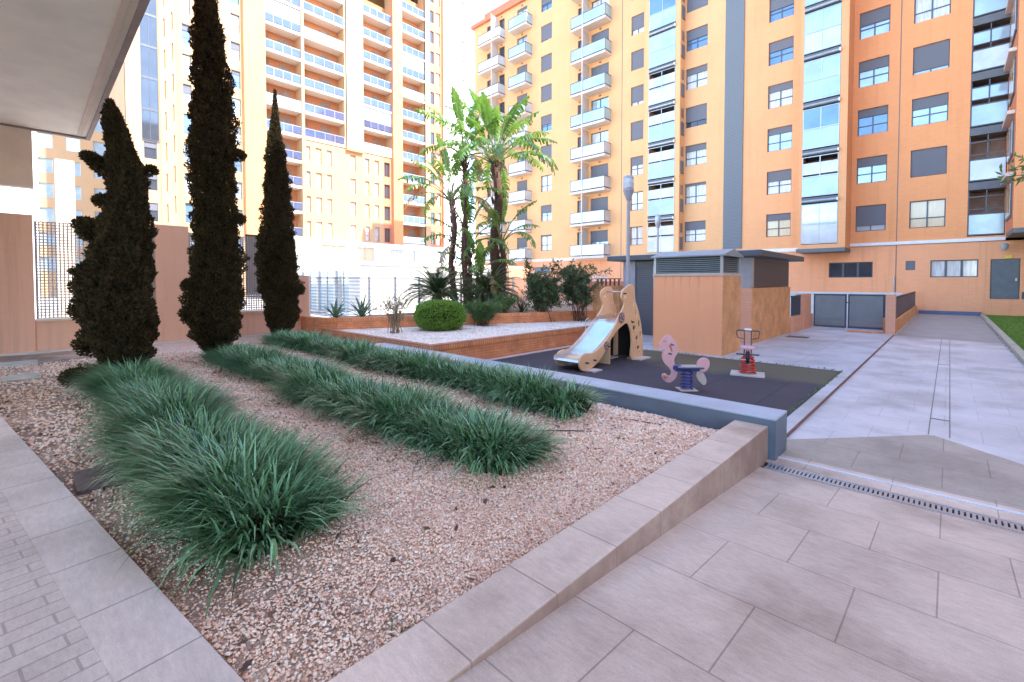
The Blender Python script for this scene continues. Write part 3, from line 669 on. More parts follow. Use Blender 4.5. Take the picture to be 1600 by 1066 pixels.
M['soffit'] = plain('plaster_soffit', (.92, .84, .70), .85, var=.06, scale=2, bmp=.15)
M['beige'] = plain('beige_render', (.74, .60, .48), .85, var=.06)
M['iron'] = plain('brown_iron_cover', (.13, .075, .065), .7, var=.3, scale=14, bmp=.4)
M['litter'] = leaf_mat('dead_leaf', (.05, .025, .02), (.16, .08, .05), .8, 0)
M['yellowsign'] = plain('yellow_plastic', (.80, .58, .06), .5)

# ================================================================== GROUND
E_ = lambda x: .51+(x+1.84)*.1345        # edge between gravel and the left paving
ground = structure('ground', MB().quad((-400, -400, -.06), (400, -400, -.06), (400, 400, -.06), (-400, 400, -.06)), 'street')
structure('path', MB().quad((-1.34, 5.06, 0), (1.22, 5.06, 0), (1.22, 35.0, 0), (-1.34, 35.0, 0)).quad((1.22, 5.06, 0), (6, 5.06, 0), (6, 8.2, 0), (1.22, 8.2, 0)), 'path')
structure('paving_zone', MB().quad((-1.32, 5.36, .004), (1.4, 5.36, .004), (1.4, 6.0, .004), (-.1, 7.27, .004)).quad((-1.32, 5.36, .004), (-.1, 7.27, .004), (-.16, 7.24, .004), (-1.32, 5.92, .004)), 'zone')
structure('paving_zone', MB().quad((-1.3, 20.0, .004), (1.2, 19.6, .004), (1.2, 34.8, .004), (-1.3, 34.8, .004)), 'zone').data.materials[0] = plain('far_path_shade', (.34, .31, .285), .6, var=.12, scale=1.5)  # shade on the far path put into a darker sheet
rp = []
b = MB()
for x0, x1 in ((-1.3, .5), (.5, 6)):
    b.quad((x0, .95, .083*4.03), (x1, .95, .083*4.03), (x1, 4.86, .004), (x0, 4.86, .004)).quad((x0, -8, .334), (x1, -8, .334), (x1, .95, .0830*4.03), (x0, .95, .083*4.03))
structure('pavement', b, 'ramp')
structure('pavement', MB().quad((-1.34, 5.04, .002), (6, 5.04, .002), (6, 5.36, .006), (-1.34, 5.36, .006)), 'ramp')
structure('paving_trim', MB().box(-1.3, 6, 5.235, 5.275, -.01, .012), 'kerbstone').data.materials[0] = plain('pale_trim', (.62, .6, .62), .5)
structure('court_paving', MB().quad((-9.5, 11.02, .04), (-1.5, 11.02, .04), (-1.5, 22, .04), (-9.5, 22, .04)).quad((-1.5, 5.5, .04), (-1.33, 5.5, .04), (-1.33, 20, .04), (-1.5, 20, .04)).quad((-14, 22, .02), (-1.4, 22, .02), (-1.4, 35, .02), (-14, 35, .02)), 'court')
structure('kerb', MB().box(-1.34, -1.326, 5.4, 20, -.05, .042), plain('red_brown_kerb_edge', (.20, .095, .075), .8), .004)
structure('playground_floor', MB().quad((-7.6, 5.55, .034), (-1.5, 5.55, .034), (-1.5, 11.02, .034), (-7.6, 11.02, .034)), 'rubber')
# soft drain strip down the path
structure('path_joint', MB().box(-.155, -.145, 7.3, 20, 0, .003).box(.03, .04, 7.3, 20, 0, .003).box(-.155, .04, 8.15, 8.2, 0, .0035).box(-.155, .04, 13.7, 13.75, 0, .0035), plain('grimy_joint', (.20, .17, .14), .9))
# lawn and its kerb
structure('lawn', MB().quad((1.36, 8.2, .05), (30, 8.2, .05), (30, 34.99, .05), (1.36, 34.99, .05)), 'lawn')
structure('kerb', MB().box(1.2, 1.36, 8.2, 34.8, -.05, .11), 'kerbstone', .01)
n = 26000; bx = 1.36+rng.random(n)**1.5*3.0; by = 9+rng.random(n)*25.8
hh_ = .02+rng.random(n)*.035; an = rng.random(n)*2*pi; ww = .006+by*.0004
P0 = np.stack([bx, by, np.full(n, .05)], 1); D = np.stack([np.cos(an)*ww, np.sin(an)*ww, np.zeros(n)], 1)
T_ = P0+np.stack([rng.normal(0, .015, n), rng.normal(0, .015, n), hh_], 1)
V = np.stack([P0-D, P0+D, T_], 1).reshape(-1, 3); o = link('lawn_grass', fast_mesh('lawn_grass', V, np.arange(3*n).reshape(-1, 3)), 'lawnb'); o['kind'] = 'stuff'; o['label'] = 'short green lawn grass beside the path'
# left paving (level with the coping)
def Yq(x, d): return E_(x)-d
structure('pavement', MB().quad((-13.75, Yq(-13.75, .28), .34), (-1.62, Yq(-1.62, .28), .34), (-1.62, -8, .34), (-13.75, -8, .34)).quad((-1.62, Yq(-1.62, .28), .34), (-1.3, Yq(-1.3, .28), .34), (-1.3, -8, .34), (-1.62, -8, .34)), 'pavers')
b = MB(); xa, xb = -13.75, -1.3
n = len(b.v); A_ = [(xa, Yq(xa, .28)), (xb, Yq(xb, .28)), (xb, Yq(xb, 0)), (xa, Yq(xa, 0))]
for z in (.1, .344): b.v += [(p[0], p[1], z) for p in A_]
b.f += [(4, 5, 6, 7), (0, 1, 5, 4), (2, 3, 7, 6), (1, 2, 6, 5), (3, 0, 4, 7)]
structure('paving_border', b, 'border')
# gravel surface
nx, ny = 150, 70; V = []; F = []
for j in range(ny+1):
    for i in range(nx+1):
        x = -13.75+i*(12.14)/nx; y0 = E_(x)+.002; y1 = 5.46; y = y0+(y1-y0)*j/ny
        z = .305+.010*sin(x*3.1+y*2)+.008*sin(x*7-y*5)-.10*min(1, max(0, (y-4.3)/.8))*min(1, max(0, (x+5.5)/1.5)); V.append((x, y, z))
V = np.array(V); V[:, 2] += rng.normal(0, .003, len(V))
for j in range(ny):
    for i in range(nx):
        a = j*(nx+1)+i; F.append((a, a+1, a+nx+2, a+nx+1))
o = link('gravel_bed', fast_mesh('gravel_bed', V, F, smooth=True), 'gravelbed'); o['kind'] = 'stuff'; o['label'] = 'pinkish gravel filling the raised bed'
def gz(x, y): return .305+.010*np.sin(x*3.1+y*2)+.008*np.sin(x*7-y*5)-.10*np.clip((y-4.3)/.8, 0, 1)*np.clip((x+5.5)/1.5, 0, 1)
N = 420000; px_ = -12+rng.random(N)*10.38; py_ = -.9+rng.random(N)*6.0; d = np.sqrt(px_**2+py_**2)
keep = (py_ > E_(px_)+.015) & (rng.random(N) < np.clip((2.4/d)**1.7, 0, 1)) & (py_ < 5.12)
px_, py_, d = px_[keep], py_[keep], d[keep]
# thinner cover over bare soil beside the paving
bare = (np.sin(px_*2.3+1)+np.sin(py_*5+px_*3.1))*.25+(.9-(py_-E_(px_)))*1.0
k2 = rng.random(len(px_)) > np.clip(bare, 0, .5)*(px_ < -2.3); px_, py_, d = px_[k2], py_[k2], d[k2]
n = len(px_); print('pebbles', n)
s = (.0055+rng.random(n)**2*.0075)*np.clip(d/3.2, .9, 2.0)
base = np.array([(1, 0, 0), (0, 1, 0), (-1, 0, 0), (0, -1, 0), (0, 0, 1), (0, 0, -1)], float)
V = base[None]*np.stack([s*1.25, s*.95, s*.62], 1)[:, None]*(1+rng.normal(0, .12, (n, 6, 1)))
an = rng.random(n)*2*pi; tl = rng.normal(0, .5, n)
ct, st = np.cos(tl)[:, None], np.sin(tl)[:, None]; x, y, z = V[..., 0], V[..., 1], V[..., 2]
x, z = x*ct-z*st, x*st+z*ct; ca, sa = np.cos(an)[:, None], np.sin(an)[:, None]; x, y = x*ca-y*sa, x*sa+y*ca
V = np.stack([x+px_[:, None], y+py_[:, None], z+(gz(px_, py_)+.003+rng.random(n)*.006)[:, None]], 2).reshape(-1, 3)
fb_ = np.array([(0, 1, 4), (1, 2, 4), (2, 3, 4), (3, 0, 4), (1, 0, 5), (2, 1, 5), (3, 2, 5), (0, 3, 5)])
F = (fb_[None]+6*np.arange(n)[:, None, None]).reshape(-1, 3)
o = link('gravel', fast_mesh('gravel', V, F, smooth=True), 'pebble'); o['kind'] = 'stuff'; o['label'] = 'loose pink and cream pebbles on the bed'
# dead leaves
n = 420; x = -10+rng.random(n)*8.3; y = E_(x)+.03+rng.random(n)**1.6*4.5; y = np.minimum(y, 5.0); z = gz(x, y)+.014
an = rng.random(n)*2*pi; l = .012+rng.random(n)*.022
c = np.stack([x, y, z], 1); a1 = np.stack([np.cos(an)*l, np.sin(an)*l, rng.normal(0, .006, n)], 1); a2 = np.stack([-np.sin(an)*l*.4, np.cos(an)*l*.4, rng.normal(0, .005, n)], 1)
V = np.stack([c-a1, c-a2, c+a1, c+a2], 1).reshape(-1, 3); o = link('leaf_litter', fast_mesh('leaf_litter', V, np.arange(4*n).reshape(-1, 4)), 'litter'); o['kind'] = 'stuff'; o['label'] = 'small dead leaves lying on the gravel'
# coping wall of the near bed, blue steel edging
single('stone_coping', MB().box(-1.62, -1.3, .0, 5.128, -.05, .345), 'coping', 'low stone coping wall dividing the pink gravel bed from the tiled ramp', 'wall', bev=.008)
t = thing('steel_edging', 'blue grey steel wall dividing the gravel bed from the black play floor', 'wall', (-5, 5.27, 0))
part('top_plate', MB().box(-9.3, -1.235, 5.13, 5.57, .405, .425), plain('pale_blue_steel', (.40, .47, .55), .35, var=.12, metal=.2), t, .004)
part('face_plate', MB().box(-9.3, -1.235, 5.132, 5.568, .0, .404), 'bluewall', t)
# drain channel
t = thing('drain_channel', 'narrow slotted steel drain channel crossing the pavement by the coping end', 'drain', (2, 4.95, 0))
part('channel', MB().box(-1.27, 6, 4.86, 5.04, -.05, -.02).box(-1.27, 6, 4.86, 4.885, -.02, .010).box(-1.27, 6, 5.015, 5.04, -.02, .010), 'galv', t)
g = MB()
for i in range(220): g.box(-1.26+i*.033, -1.26+i*.033+.021, 4.905, 4.995, -.01, .008)
g.box(-1.27, 6, 4.887, 4.905, -.01, .008).box(-1.27, 6, 4.995, 5.013, -.01, .008)
part('grating', g, 'galv', t); part('channel_bottom', MB().box(-1.27, 6, 4.886, 5.014, -.019, -.015), 'blackp', t)
# covers
single('drain_cover', MB().box(-4.9, -4.42, .2, .66, .29, .326), 'iron', 'rusty brown grated cover in the gravel beside the nearest grass row', 'cover', bev=.004)
single('inspection_cover', MB().box(-10.75, -10.18, -.32, .1, .29, .322), 'kerbstone', 'greyish flat cover in the gravel at the far left, nearer of two', 'cover')
single('inspection_cover', MB().box(-12.6, -11.85, -.4, .08, .29, .322), 'kerbstone', 'flat cover in the gravel nearest the boundary wall', 'cover')
single('drain_cover', MB().box(-3.8, -3.2, 16.7, 17.2, .041, .046), 'iron', 'reddish cover plate in the paving beside the brick utility building', 'cover')

# ================================================================== LEFT SIDE: ARCADE AND BOUNDARY
t = thing('arcade_building', 'beige building overhang at the upper left with plastered soffit', 'building', (-4, -4, 0))
part('soffit', MB().box(-13.88, 1.5, -12, .93, 5.0, 5.12), 'soffit', t)
part('fascia', MB().box(-13.9, 1.5, .93, 1.0, 4.96, 5.6).box(-13.98, -13.89, -12, 1.0, 4.96, 5.6), plain('fascia_paint', (.33, .25, .22), .7), t)
part('drip_edge', MB().box(-13.7, 1.5, .78, .86, 4.975, 4.999), 'beige', t)
part('wall', MB().box(-13.9, 1.5, -12, .9, 5.6, 9), 'yellow', t)
part('hanging_beam', MB().box(-14.15, -13.9, -12, .1, 3.77, 4.96), 'beige', t)
part('back_wall', MB().box(-13.7, 1.5, -12.2, -9, 0, 5.0), 'beige', t)
bw = thing('boundary_wall', 'salmon rendered boundary wall with pillars and perforated screens behind the cypresses', 'wall', (-13.9, 3, 0))
part('low_wall', MB().box(-14.1, -13.9, .07, 5.45, .0, .97).box(-14.1, -13.9, -12, -.44, 0, .97), 'lwall', bw)
part('wall_cap', MB().box(-14.13, -13.87, .07, 2.1, .97, 1.01).box(-14.13, -13.87, 2.78, 5.45, .97, 1.01), 'beige', bw)
for y0, y1, zz in ((-.44, .07, 3.2), (2.1, 2.78, 3.19), (5.45, 5.75, 2.0)): part('pillar', MB().box(-14.16, -13.84, y0, y1, 0, zz), 'lwall', bw, .01)
part('base_strip', MB().box(-13.86, -13.72, -1.2, 5.46, .2, .345), 'concrete', bw)
def screen(y0, y1, z0, z1):
    b = MB(); p = .062; k = y0
    while k < y1-.01: b.box(-14.02, -14.0, k, k+.022, z0, z1); k += p
    k = z0
    while k < z1-.01: b.box(-14.0, -13.99, y0, y1, k, k+.022); k += p
    b.box(-14.03, -13.97, y0, y0+.04, z0, z1); b.box(-14.03, -13.97, y1-.04, y1, z0, z1)
    part('perforated_screen', b, plain('screen_metal', (.42, .40, .41), .5, metal=.2), bw)
screen(.09, 2.09, 1.02, 3.08); screen(2.8, 5.44, 1.02, 3.06)
t = thing('slatted_fence', 'pale grey fence of fine horizontal slats between the pillar and the utility building', 'fence', (-13.95, 12, 0))
for k in range(15):
    y = 5.76+k*.99
    part('post', MB().box(-13.97, -13.91, y, y+.06, .3, 2.0), 'white', t)
    if k < 14:
        g = MB().box(-13.96, -13.92, y+.06, y+.99, 1.93, 1.96).box(-13.96, -13.92, y+.06, y+.99, .86, .89)
        for j in range(23): g.box(-13.945, -13.935, y+.06, y+.99, .905+j*.045, .905+j*.045+.026)
        part('slat_panel', g, 'framel', t)
single('street_column', MB().box(-20.6, -20, .62, 1.05, 0, 5.6), 'beige', 'grey beige column standing in the street behind the perforated screen', 'column')
t = thing('street_house', 'blinding white building front seen past the beam at the far left', 'building', (-34, -3, 0))
b = MB(); facade(b, 'X', -32, -9, .4, 0, 14, [(-3.5, -2.2, 1, 3.2), (-1.3, -.4, 1, 3.2)]); part('wall', b, 'white', t)
part('window', MB().box(-32.2, -32.15, -3.5, -2.2, 1, 3.2), 'gcurt', t); part('window', MB().box(-32.2, -32.15, -1.3, -.4, 1, 3.2), 'gcurt', t)
part('side_wall', MB().quad((-32, .4, 0), (-40, .4, 0), (-40, .4, 14), (-32, .4, 14)).quad((-32, .4, 14), (-40, .4, 14), (-40, -9, 14), (-32, -9, 14)), 'cream', t)
t = thing('white_pavilion', 'low white flat roofed pavilion in full sun behind the slatted fence', 'building', (-26, 17, 0))
b = MB(); facade(b, 'Y', 11.74, -30, -22, 0, 2.7, [(-29.4, -27.2, .1, 2.45), (-27.0, -25.0, .1, 2.45), (-24.8, -23.2, .1, 2.45)], .1); facade(b, 'X', -22, 11.74, 24, 0, 2.7, []); part('wall', b, 'white', t)
part('roof', MB().box(-30.2, -21.9, 11.6, 24.2, 2.7, 2.88), 'white', t)
for a, c in ((-29.4, -27.2), (-27.0, -25.0), (-24.8, -23.2)): window(t, 'Y', 11.74, a, c, .1, 2.45, 'two', 0, 'gsky', .08, frame='framel')
single('salmon_wall', MB().box(-16.4, -16, 16.6, 18.1, -.05, 2.52), 'pier', 'salmon wall block behind the fence and right of the banana palm', 'wall')
t = thing('lattice_balustrade', 'white lattice balustrade on a wall behind the tall shrubs', 'balustrade', (-12, 18.4, 0))
part('wall', MB().box(-12.1, -11.95, 16.9, 22.3, 0, 1.84), 'pier', t); g = MB()
for k in range(9):
    y = 17.42+k*.21
    g.tube([(-12.0, y+.1+.085*cos(a), 1.99+.12*sin(a)) for a in [2*pi*i/12 for i in range(13)]], .018, 5, False)
g.box(-12.03, -11.97, 17.3, 19.3, 2.12, 2.16).box(-12.03, -11.97, 17.3, 19.3, 1.845, 1.87); part('lattice', g, 'white', t)

# ================================================================== BRICK PLANTERS
def wall_run(pts, th, z0, z1):
    b = MB()
    for (x0, y0), (x1, y1) in zip(pts[:-1], pts[1:]):
        L = math.hypot(x1-x0, y1-y0); a = math.atan2(y1-y0, x1-x0); b.obox(((x0+x1)/2, (y0+y1)/2, (z0+z1)/2), L/2+th*.2, th/2, (z1-z0)/2, a)
    return b
t = thing('lower_brick_planter', 'low red brick planter of whitish gravel beside the play floor', 'planter', (-9, 8, 0))
part('brick_wall', MB().box(-12.6, -7.6, 5.58, 5.70, -.05, .40).box(-7.78, -7.6, 5.70, 13.7, -.05, .40), 'brick', t)
part('brick_capping', MB().box(-12.6, -7.585, 5.572, 5.74, .40, .505).box(-7.80, -7.585, 5.74, 13.7, .40, .505), 'soldier', t, .004)
part('gravel_fill', MB().quad((-12.8, 5.6, .47), (-7.75, 5.6, .47), (-7.75, 13.9, .47), (-12.8, 13.9, .47)), 'whitegravel', t)
part('base_kerb', MB().box(-7.58, -7.42, 5.58, 11.0, -.02, .05), plain('pinkish_kerb', (.55, .42, .38), .7), t)
t = thing('upper_brick_planter', 'raised red brick planter holding agaves, cycads and the banana palm', 'planter', (-12, 9, 0))
run = [(-13.8, 5.6), (-12.85, 5.6), (-12.45, 5.95), (-10.1, 11.2), (-9.2, 13.8)]
part('brick_wall', wall_run(run, .2, .0, .69), 'brick', t); part('brick_capping', wall_run(run, .24, .69, .80), 'soldier', t)
b = MB(); xs = [p for p in run]; n = len(b.v)
b.v += [(-13.8, 5.6, .72), (-12.85, 5.6, .72), (-12.45, 5.95, .72), (-10.1, 11.2, .72), (-9.2, 13.8, .72), (-9.2, 20.8, .72), (-13.8, 20.8, .72)]; b.f.append(tuple(range(7))); part('soil', b, 'soil', t)
t = thing('tall_brick_wall', 'tall orange brick planter wall with short railing left of the roller door', 'wall', (-8.7, 13.9, 0))
part('brick_wall', MB().box(-9.2, -8.14, 13.85, 14.1, 0, 1.57).box(-9.2, -9.0, 14.1, 18, 0, 1.57), 'ochre', t); part('brick_capping', MB().box(-9.22, -8.14, 13.83, 14.12, 1.57, 1.67), 'soldier', t)
g = MB().box(-9.2, -8.14, 13.95, 13.98, 1.9, 1.93)
for k in range(6): g.box(-9.1+k*.17, -9.06+k*.17, 13.94, 13.99, 1.67, 1.9)
part('railing', g, 'iron', t)

# ================================================================== UTILITY BUILDINGS
t = thing('vent_hut', 'salmon rendered hut with stained front and louvred top beside the play floor', 'hut', (-4.75, 12, 0))
part('wall', MB().box(-5.64, -3.9, 11.33, 12.6, 0, 1.95), 'boxwall', t, .006)
part('side_wall', MB().box(-3.9, -3.885, 11.332, 12.6, 0, 1.95), 'ochre', t)
part('cap_band', MB().box(-5.66, -3.88, 11.31, 12.62, 1.95, 2.02), plain('cap_stone', (.50, .40, .33), .7), t)
g = MB()
for k in range(9):
    z = 2.03+k*.048
    g.obox((-4.77, 11.36, z+.012), .81, .006, .011); g.quad((-5.58, 11.352, z+.023), (-3.96, 11.352, z+.023), (-3.96, 11.40, z+.032), (-5.58, 11.40, z+.032))
    g.quad((-3.925, 11.4, z), (-3.925, 12.55, z), (-3.955, 12.55, z+.035), (-3.955, 11.4, z+.035))
part('louvres', g, plain('louvre_slat_grey', (.20, .24, .25), .45, metal=.2), t); part('louvre_back', MB().box(-5.56, -3.99, 11.42, 12.55, 2.02, 2.45), 'blackp', t)
g = MB()
for x, y in ((-5.64, 11.33), (-3.96, 11.33), (-3.96, 12.54), (-5.64, 12.54)): g.box(x, x+.06, y, y+.06, 2.02, 2.46)
part('corner_posts', g, 'framel', t)
b = MB(); z0, z1 = 2.46, 2.56; x0, x1, y0, y1 = -5.7, -3.84, 11.27, 12.66; ym = (y0+y1)/2
b.quad((x0, y0, z0), (x1, y0, z0), (x1, ym, z1+.06), (x0, ym, z1+.06)).quad((x0, y1, z0), (x1, y1, z0), (x1, ym, z1+.06), (x0, ym, z1+.06)).quad((x1, y0, z0), (x1, y1, z0), (x1, ym, z1+.06), (x1, ym, z1+.06)).quad((x0, y0, z0-.03), (x1, y0, z0-.03), (x1, y0, z0), (x0, y0, z0)).quad((x0, y0, z0-.03), (x1, y0, z0-.03), (x1, y1, z0-.03), (x0, y1, z0-.03)).quad((x1, y0, z0-.03), (x1, y1, z0-.03), (x1, y1, z0), (x1, y0, z0))
part('roof', b, plain('blue_grey_sheet', (.28, .33, .38), .4, metal=.3), t)
t = thing('utility_building', 'brick utility building with roller door, louvred band and dark flat roof', 'building', (-6, 16, 0))
part('wall', MB().box(-7.04, -4.06, 14.1, 18.4, -.02, 1.63).box(-8.12, -7.04, 14.6, 18.4, -.02, 2.5), 'pier', t)
part('side_wall', MB().box(-4.06, -4.045, 14.102, 18.4, -.02, 1.63), 'ochre', t, label='ochre brick side wall')
part('pilaster', MB().box(-8.14, -7.7, 14.1, 14.5, -.02, 2.5), plain('grey_pilaster', (.42, .42, .45), .6), t)
dr = part('roller_door', MB().box(-7.68, -7.05, 14.16, 14.22, .03, 2.32), slat_mat('dark_roller_door', (.16, .165, .18), .075), t)
sub(dr, 'roller_case', MB().box(-7.7, -7.04, 14.12, 14.3, 2.32, 2.5), 'frame')
part('louvre_band', MB().box(-7.0, -4.45, 14.18, 14.22, 1.64, 2.5).box(-4.13, -4.09, 14.35, 18.35, 1.64, 2.5), slat_mat('brown_louvre', (.13, .085, .075), .05, depth=.02), t)
part('corner_post', MB().box(-4.42, -4.07, 14.12, 14.34, 1.635, 2.5), 'framel', t); part('corner_post', MB().box(-7.05, -6.99, 14.12, 14.34, 0, 2.5), 'framel', t)
part('roof', MB().box(-8.55, -3.72, 13.72, 18.8, 2.52, 2.68), plain('dark_roof_edge', (.075, .08, .095), .5), t, .01)
part('roof_sheet', MB().box(-8.5, -3.77, 13.77, 18.75, 2.681, 2.70), plain('blue_grey_roof', (.40, .44, .50), .35, metal=.2), t)
# low walls, gate
t = thing('low_railed_wall', 'low brick wall with dark railing behind the utility building', 'wall', (-4, 19.7, 0))
part('brick_wall', MB().box(-4.12, -3.92, 18.41, 21.5, 0, .56), 'pier', t); part('pillar', MB().box(-4.16, -3.88, 19.8, 20.9, 0, 1.35), 'pier', t)
g = MB().box(-4.04, -4.0, 18.45, 19.79, 1.28, 1.32).box(-4.04, -4.0, 18.45, 19.79, .6, .64)
for k in range(9): g.box(-4.035, -4.005, 18.47+k*.16, 18.5+k*.16, .64, 1.28)
part('railing', g, 'darkmetal', t)
t = thing('double_gate', 'dark metal double gate with mesh infill at the end of the court', 'gate', (-2.75, 21.5, 0))
for x0, x1 in ((-3.9, -2.83), (-2.79, -1.68)):
    g = MB().box(x0, x1, 21.48, 21.52, 1.28, 1.34).box(x0, x1, 21.48, 21.52, .05, .12).box(x0, x0+.06, 21.48, 21.52, .12, 1.28).box(x1-.06, x1, 21.48, 21.52, .12, 1.28)
    lf = part('gate_leaf', g, 'darkmetal', t); q = MB(); k = x0+.07
    while k < x1-.06: q.box(k, k+.023, 21.495, 21.505, .12, 1.28); k += .03
    sub(lf, 'mesh_infill', q, plain('infill_grey', (.06, .07, .08), .5))
part('latch', MB().box(-2.85, -2.7, 21.44, 21.48, 1.0, 1.04), 'darkmetal', t)
t = thing('gate_pier_wall', 'salmon brick pier with railed wall running back to the block along the path', 'wall', (-1.4, 27, 0))
part('pier', MB().box(-1.56, -1.3, 20.0, 20.3, 0, 1.38), 'pier', t, .01)
part('brick_wall', MB().box(-1.5, -1.34, 20.3, 34.9, 0, .45), 'ochre', t); part('gate_wall', MB().box(-1.67, -1.51, 20.6, 21.4, 0, .52), 'ochre', t)
part('threshold', MB().box(-2.62, -1.57, 19.95, 20.2, .0, .09), 'brick', t)
g = MB().box(-1.44, -1.4, 20.3, 34.9, 1.22, 1.27).box(-1.44, -1.4, 20.3, 34.9, .5, .54)
for k in range(61): g.box(-1.435, -1.405, 20.4+k*.24, 20.44+k*.24, .45, 1.22)
part('railing', g, 'iron', t)
single('low_white_wall', MB().box(-9, -1.6, 27.9, 28.1, 0, 1.22).box(-9, -1.6, 27.86, 28.14, 1.22, 1.3), 'concrete', 'pale low wall beyond the double gate', 'wall')
for i, (x, y) in enumerate(((-3.6, 24.2), (-2.4, 25.6))):
    b = MB().lathe((x, y, .02), [(.22, 0), (.28, .3), (.30, .34), (.26, .34)], 16)
# wall lamp, sign, intercom by the door
t = thing('wall_lamp', 'small grey wall lantern above the yellow sign at the right', 'lamp', (2.0, 34.7, 3.5))
part('bracket', MB().box(1.97, 2.03, 34.55, 34.99, 3.68, 3.73), 'pole', t); part('lantern', MB().lathe((2.0, 34.55, 3.42), [(.05, 0), (.13, .1), (.16, .3), (.08, .36), (.03, .4)], 12), 'pole', t)
single('warning_sign', MB().box(2.05, 2.3, 34.96, 34.99, 3.03, 3.2), 'yellowsign', 'small yellow notice plate above the grey door', 'sign', bev=.004)
single('door_box', MB().box(2.68, 2.9, 34.88, 34.99, .95, 1.3), 'darkmetal', 'dark box fixed beside the grey door at the right edge', 'box', bev=.01)

# ================================================================== LAMP POSTS, BOLLARD
def lamp_post(x, y, h, label, r=.056):
    t = thing('lamp_post', label, 'lamp post', (x, y, 0), 0, 'grey lamp posts of the court')
    part('pole', MB().lathe((x, y, 0), [(r*1.5, 0), (r*1.5, .12), (r*1.1, .2), (r, h*.5), (r*.85, h-.75)], 14), 'pole', t, smooth=False)
    part('cup', MB().lathe((x, y, h-.78), [(.07, 0), (.09, .06), (.17, .28), (.165, .34), (.05, .35)], 8), 'pole', t)
    part('glass_shade', MB().lathe((x, y, h-.43), [(.15, 0), (.17, .15), (.15, .30)], 14), 'frostw', t)
    part('cap', MB().lathe((x, y, h-.13), [(.16, 0), (.13, .06), (.04, .1)], 14), 'pole', t)
lamp_post(-7.06, 12.5, 5.05, 'nearer and taller looking lamp post standing behind the slide')
lamp_post(-11.73, 24, 5.55, 'thin farther lamp post seen above the vent hut')
t = thing('bollard_light', 'short grey bollard light beside the round clipped hedge', 'bollard', (-10.2, 8.55, .47))
part('post', MB().lathe((-10.2, 8.55, .47), [(.07, 0), (.07, .42)], 14), 'pole', t); part('cap', MB().lathe((-10.2, 8.55, .89), [(.09, 0), (.09, .04), (.05, .09), (.01, .1)], 14), 'pole', t)

# ================================================================== PLAYGROUND: SLIDE
def board(name, outline, holes, xpos, parent, mat='board', th=.03):
    me = plate(name, outline, holes, th)                    # local (y,z) -> world
    for v in me.vertices: v.co = (xpos+v.co.z, v.co.x, v.co.y)
    o_ = ORG[parent.name]
    for v in me.vertices: v.co = (v.co.x-o_[0], v.co.y-o_[1], v.co.z-o_[2])
    me.update(); me.materials.clear(); return link(name, me, mat, parent)
sl = thing('toddler_slide', 'tan animal shaped slide with steel chute and dark spots on the black play floor', 'slide', (-5.5, 8.6, .034))
dz = .03
R_ = [(8.93, 1.56), (8.97, 1.62), (9.1, 1.68), (9.45, 1.72), (9.49, 1.47), (9.66, 1.16), (9.83, .72), (9.89, .34), (9.86, .05), (9.6, .04), (9.38, .04), (9.37, .49), (9.27, .79), (9.17, .88), (8.98, .85), (8.51, .60), (8.29, .38), (8.02, .17), (7.66, .05), (7.48, .05), (7.38, .11), (7.35, .25), (7.43, .36), (7.86, .38), (8.12, .49), (8.63, .84), (8.8, 1.05), (9.01, 1.26), (9.04, 1.33), (8.92, 1.45)]
RH = [oval(9.06, 1.5, .035, .05), oval(9.43, 1.33, .035, .085, .1), oval(9.55, 1.10, .04, .09, .35), oval(9.70, .84, .04, .09, .25), oval(9.77, .58, .035, .08, .15), oval(9.48, .76, .06, .055), oval(9.47, .66, .025, .025), oval(9.60, .52, .045, .06), oval(9.6, .42, .02, .025), oval(9.68, .29, .06, .05), oval(9.60, .19, .02, .025), oval(9.74, .18, .02, .025), oval(9.61, .10, .02, .02), oval(9.36, .92, .03, .03), oval(7.55, .20, .022, .022), oval(7.85, .23, .022, .022)]
rb = board('side_board', R_, RH, -5.2, sl)
L_ = [(9.11, 1.55), (9.18, 1.62), (9.45, 1.69), (9.6, 1.66), (9.64, 1.42), (9.8, 1.12), (9.95, .7), (10.0, .3), (9.98, .05), (9.5, .04), (9.42, .5), (9.3, .75), (9.2, .55), (8.6, .3), (8.28, .19), (7.81, .08), (7.63, .05), (7.56, .07), (7.46, .18), (7.5, .32), (7.66, .38), (7.86, .38), (8.28, .48), (8.83, .91), (9.04, 1.08), (9.19, 1.23), (9.2, 1.31), (9.12, 1.43)]
LH = [oval(9.26, 1.5, .035, .05), oval(9.57, 1.36, .035, .085, .1), oval(9.72, 1.08, .04, .09, .35), oval(9.85, .7, .04, .09)]
lb = board('side_board', L_, LH, -5.85, sl)
b = MB(); pr = [(9.62, .97), (8.95, .96), (8.82, .90), (8.6, .74), (8.3, .54), (8.0, .38), (7.8, .30), (7.6, .265), (7.42, .255), (7.36, .22)]
for (y0, z0), (y1, z1) in zip(pr[:-1], pr[1:]):
    b.quad((-5.83, y0, z0), (-5.22, y0, z0), (-5.22, y1, z1), (-5.83, y1, z1))
    for x in (-5.83, -5.22): b.quad((x, y0, z0), (x+.0, y0, z0+.07), (x, y1, z1+.07), (x, y1, z1))
ch = part('chute', b, 'steel', sl, smooth=True)
part('chute_underside', MB().quad((-5.83, 8.8, .84), (-5.22, 8.8, .84), (-5.22, 8.3, .48), (-5.83, 8.3, .48)).quad((-5.83, 8.3, .48), (-5.22, 8.3, .48), (-5.22, 7.8, .25), (-5.83, 7.8, .25)).quad((-5.83, 7.8, .25), (-5.22, 7.8, .25), (-5.22, 7.42, .2), (-5.83, 7.42, .2)).box(-5.83, -5.22, 8.9, 9.8, .9, .94), 'blackp', sl)
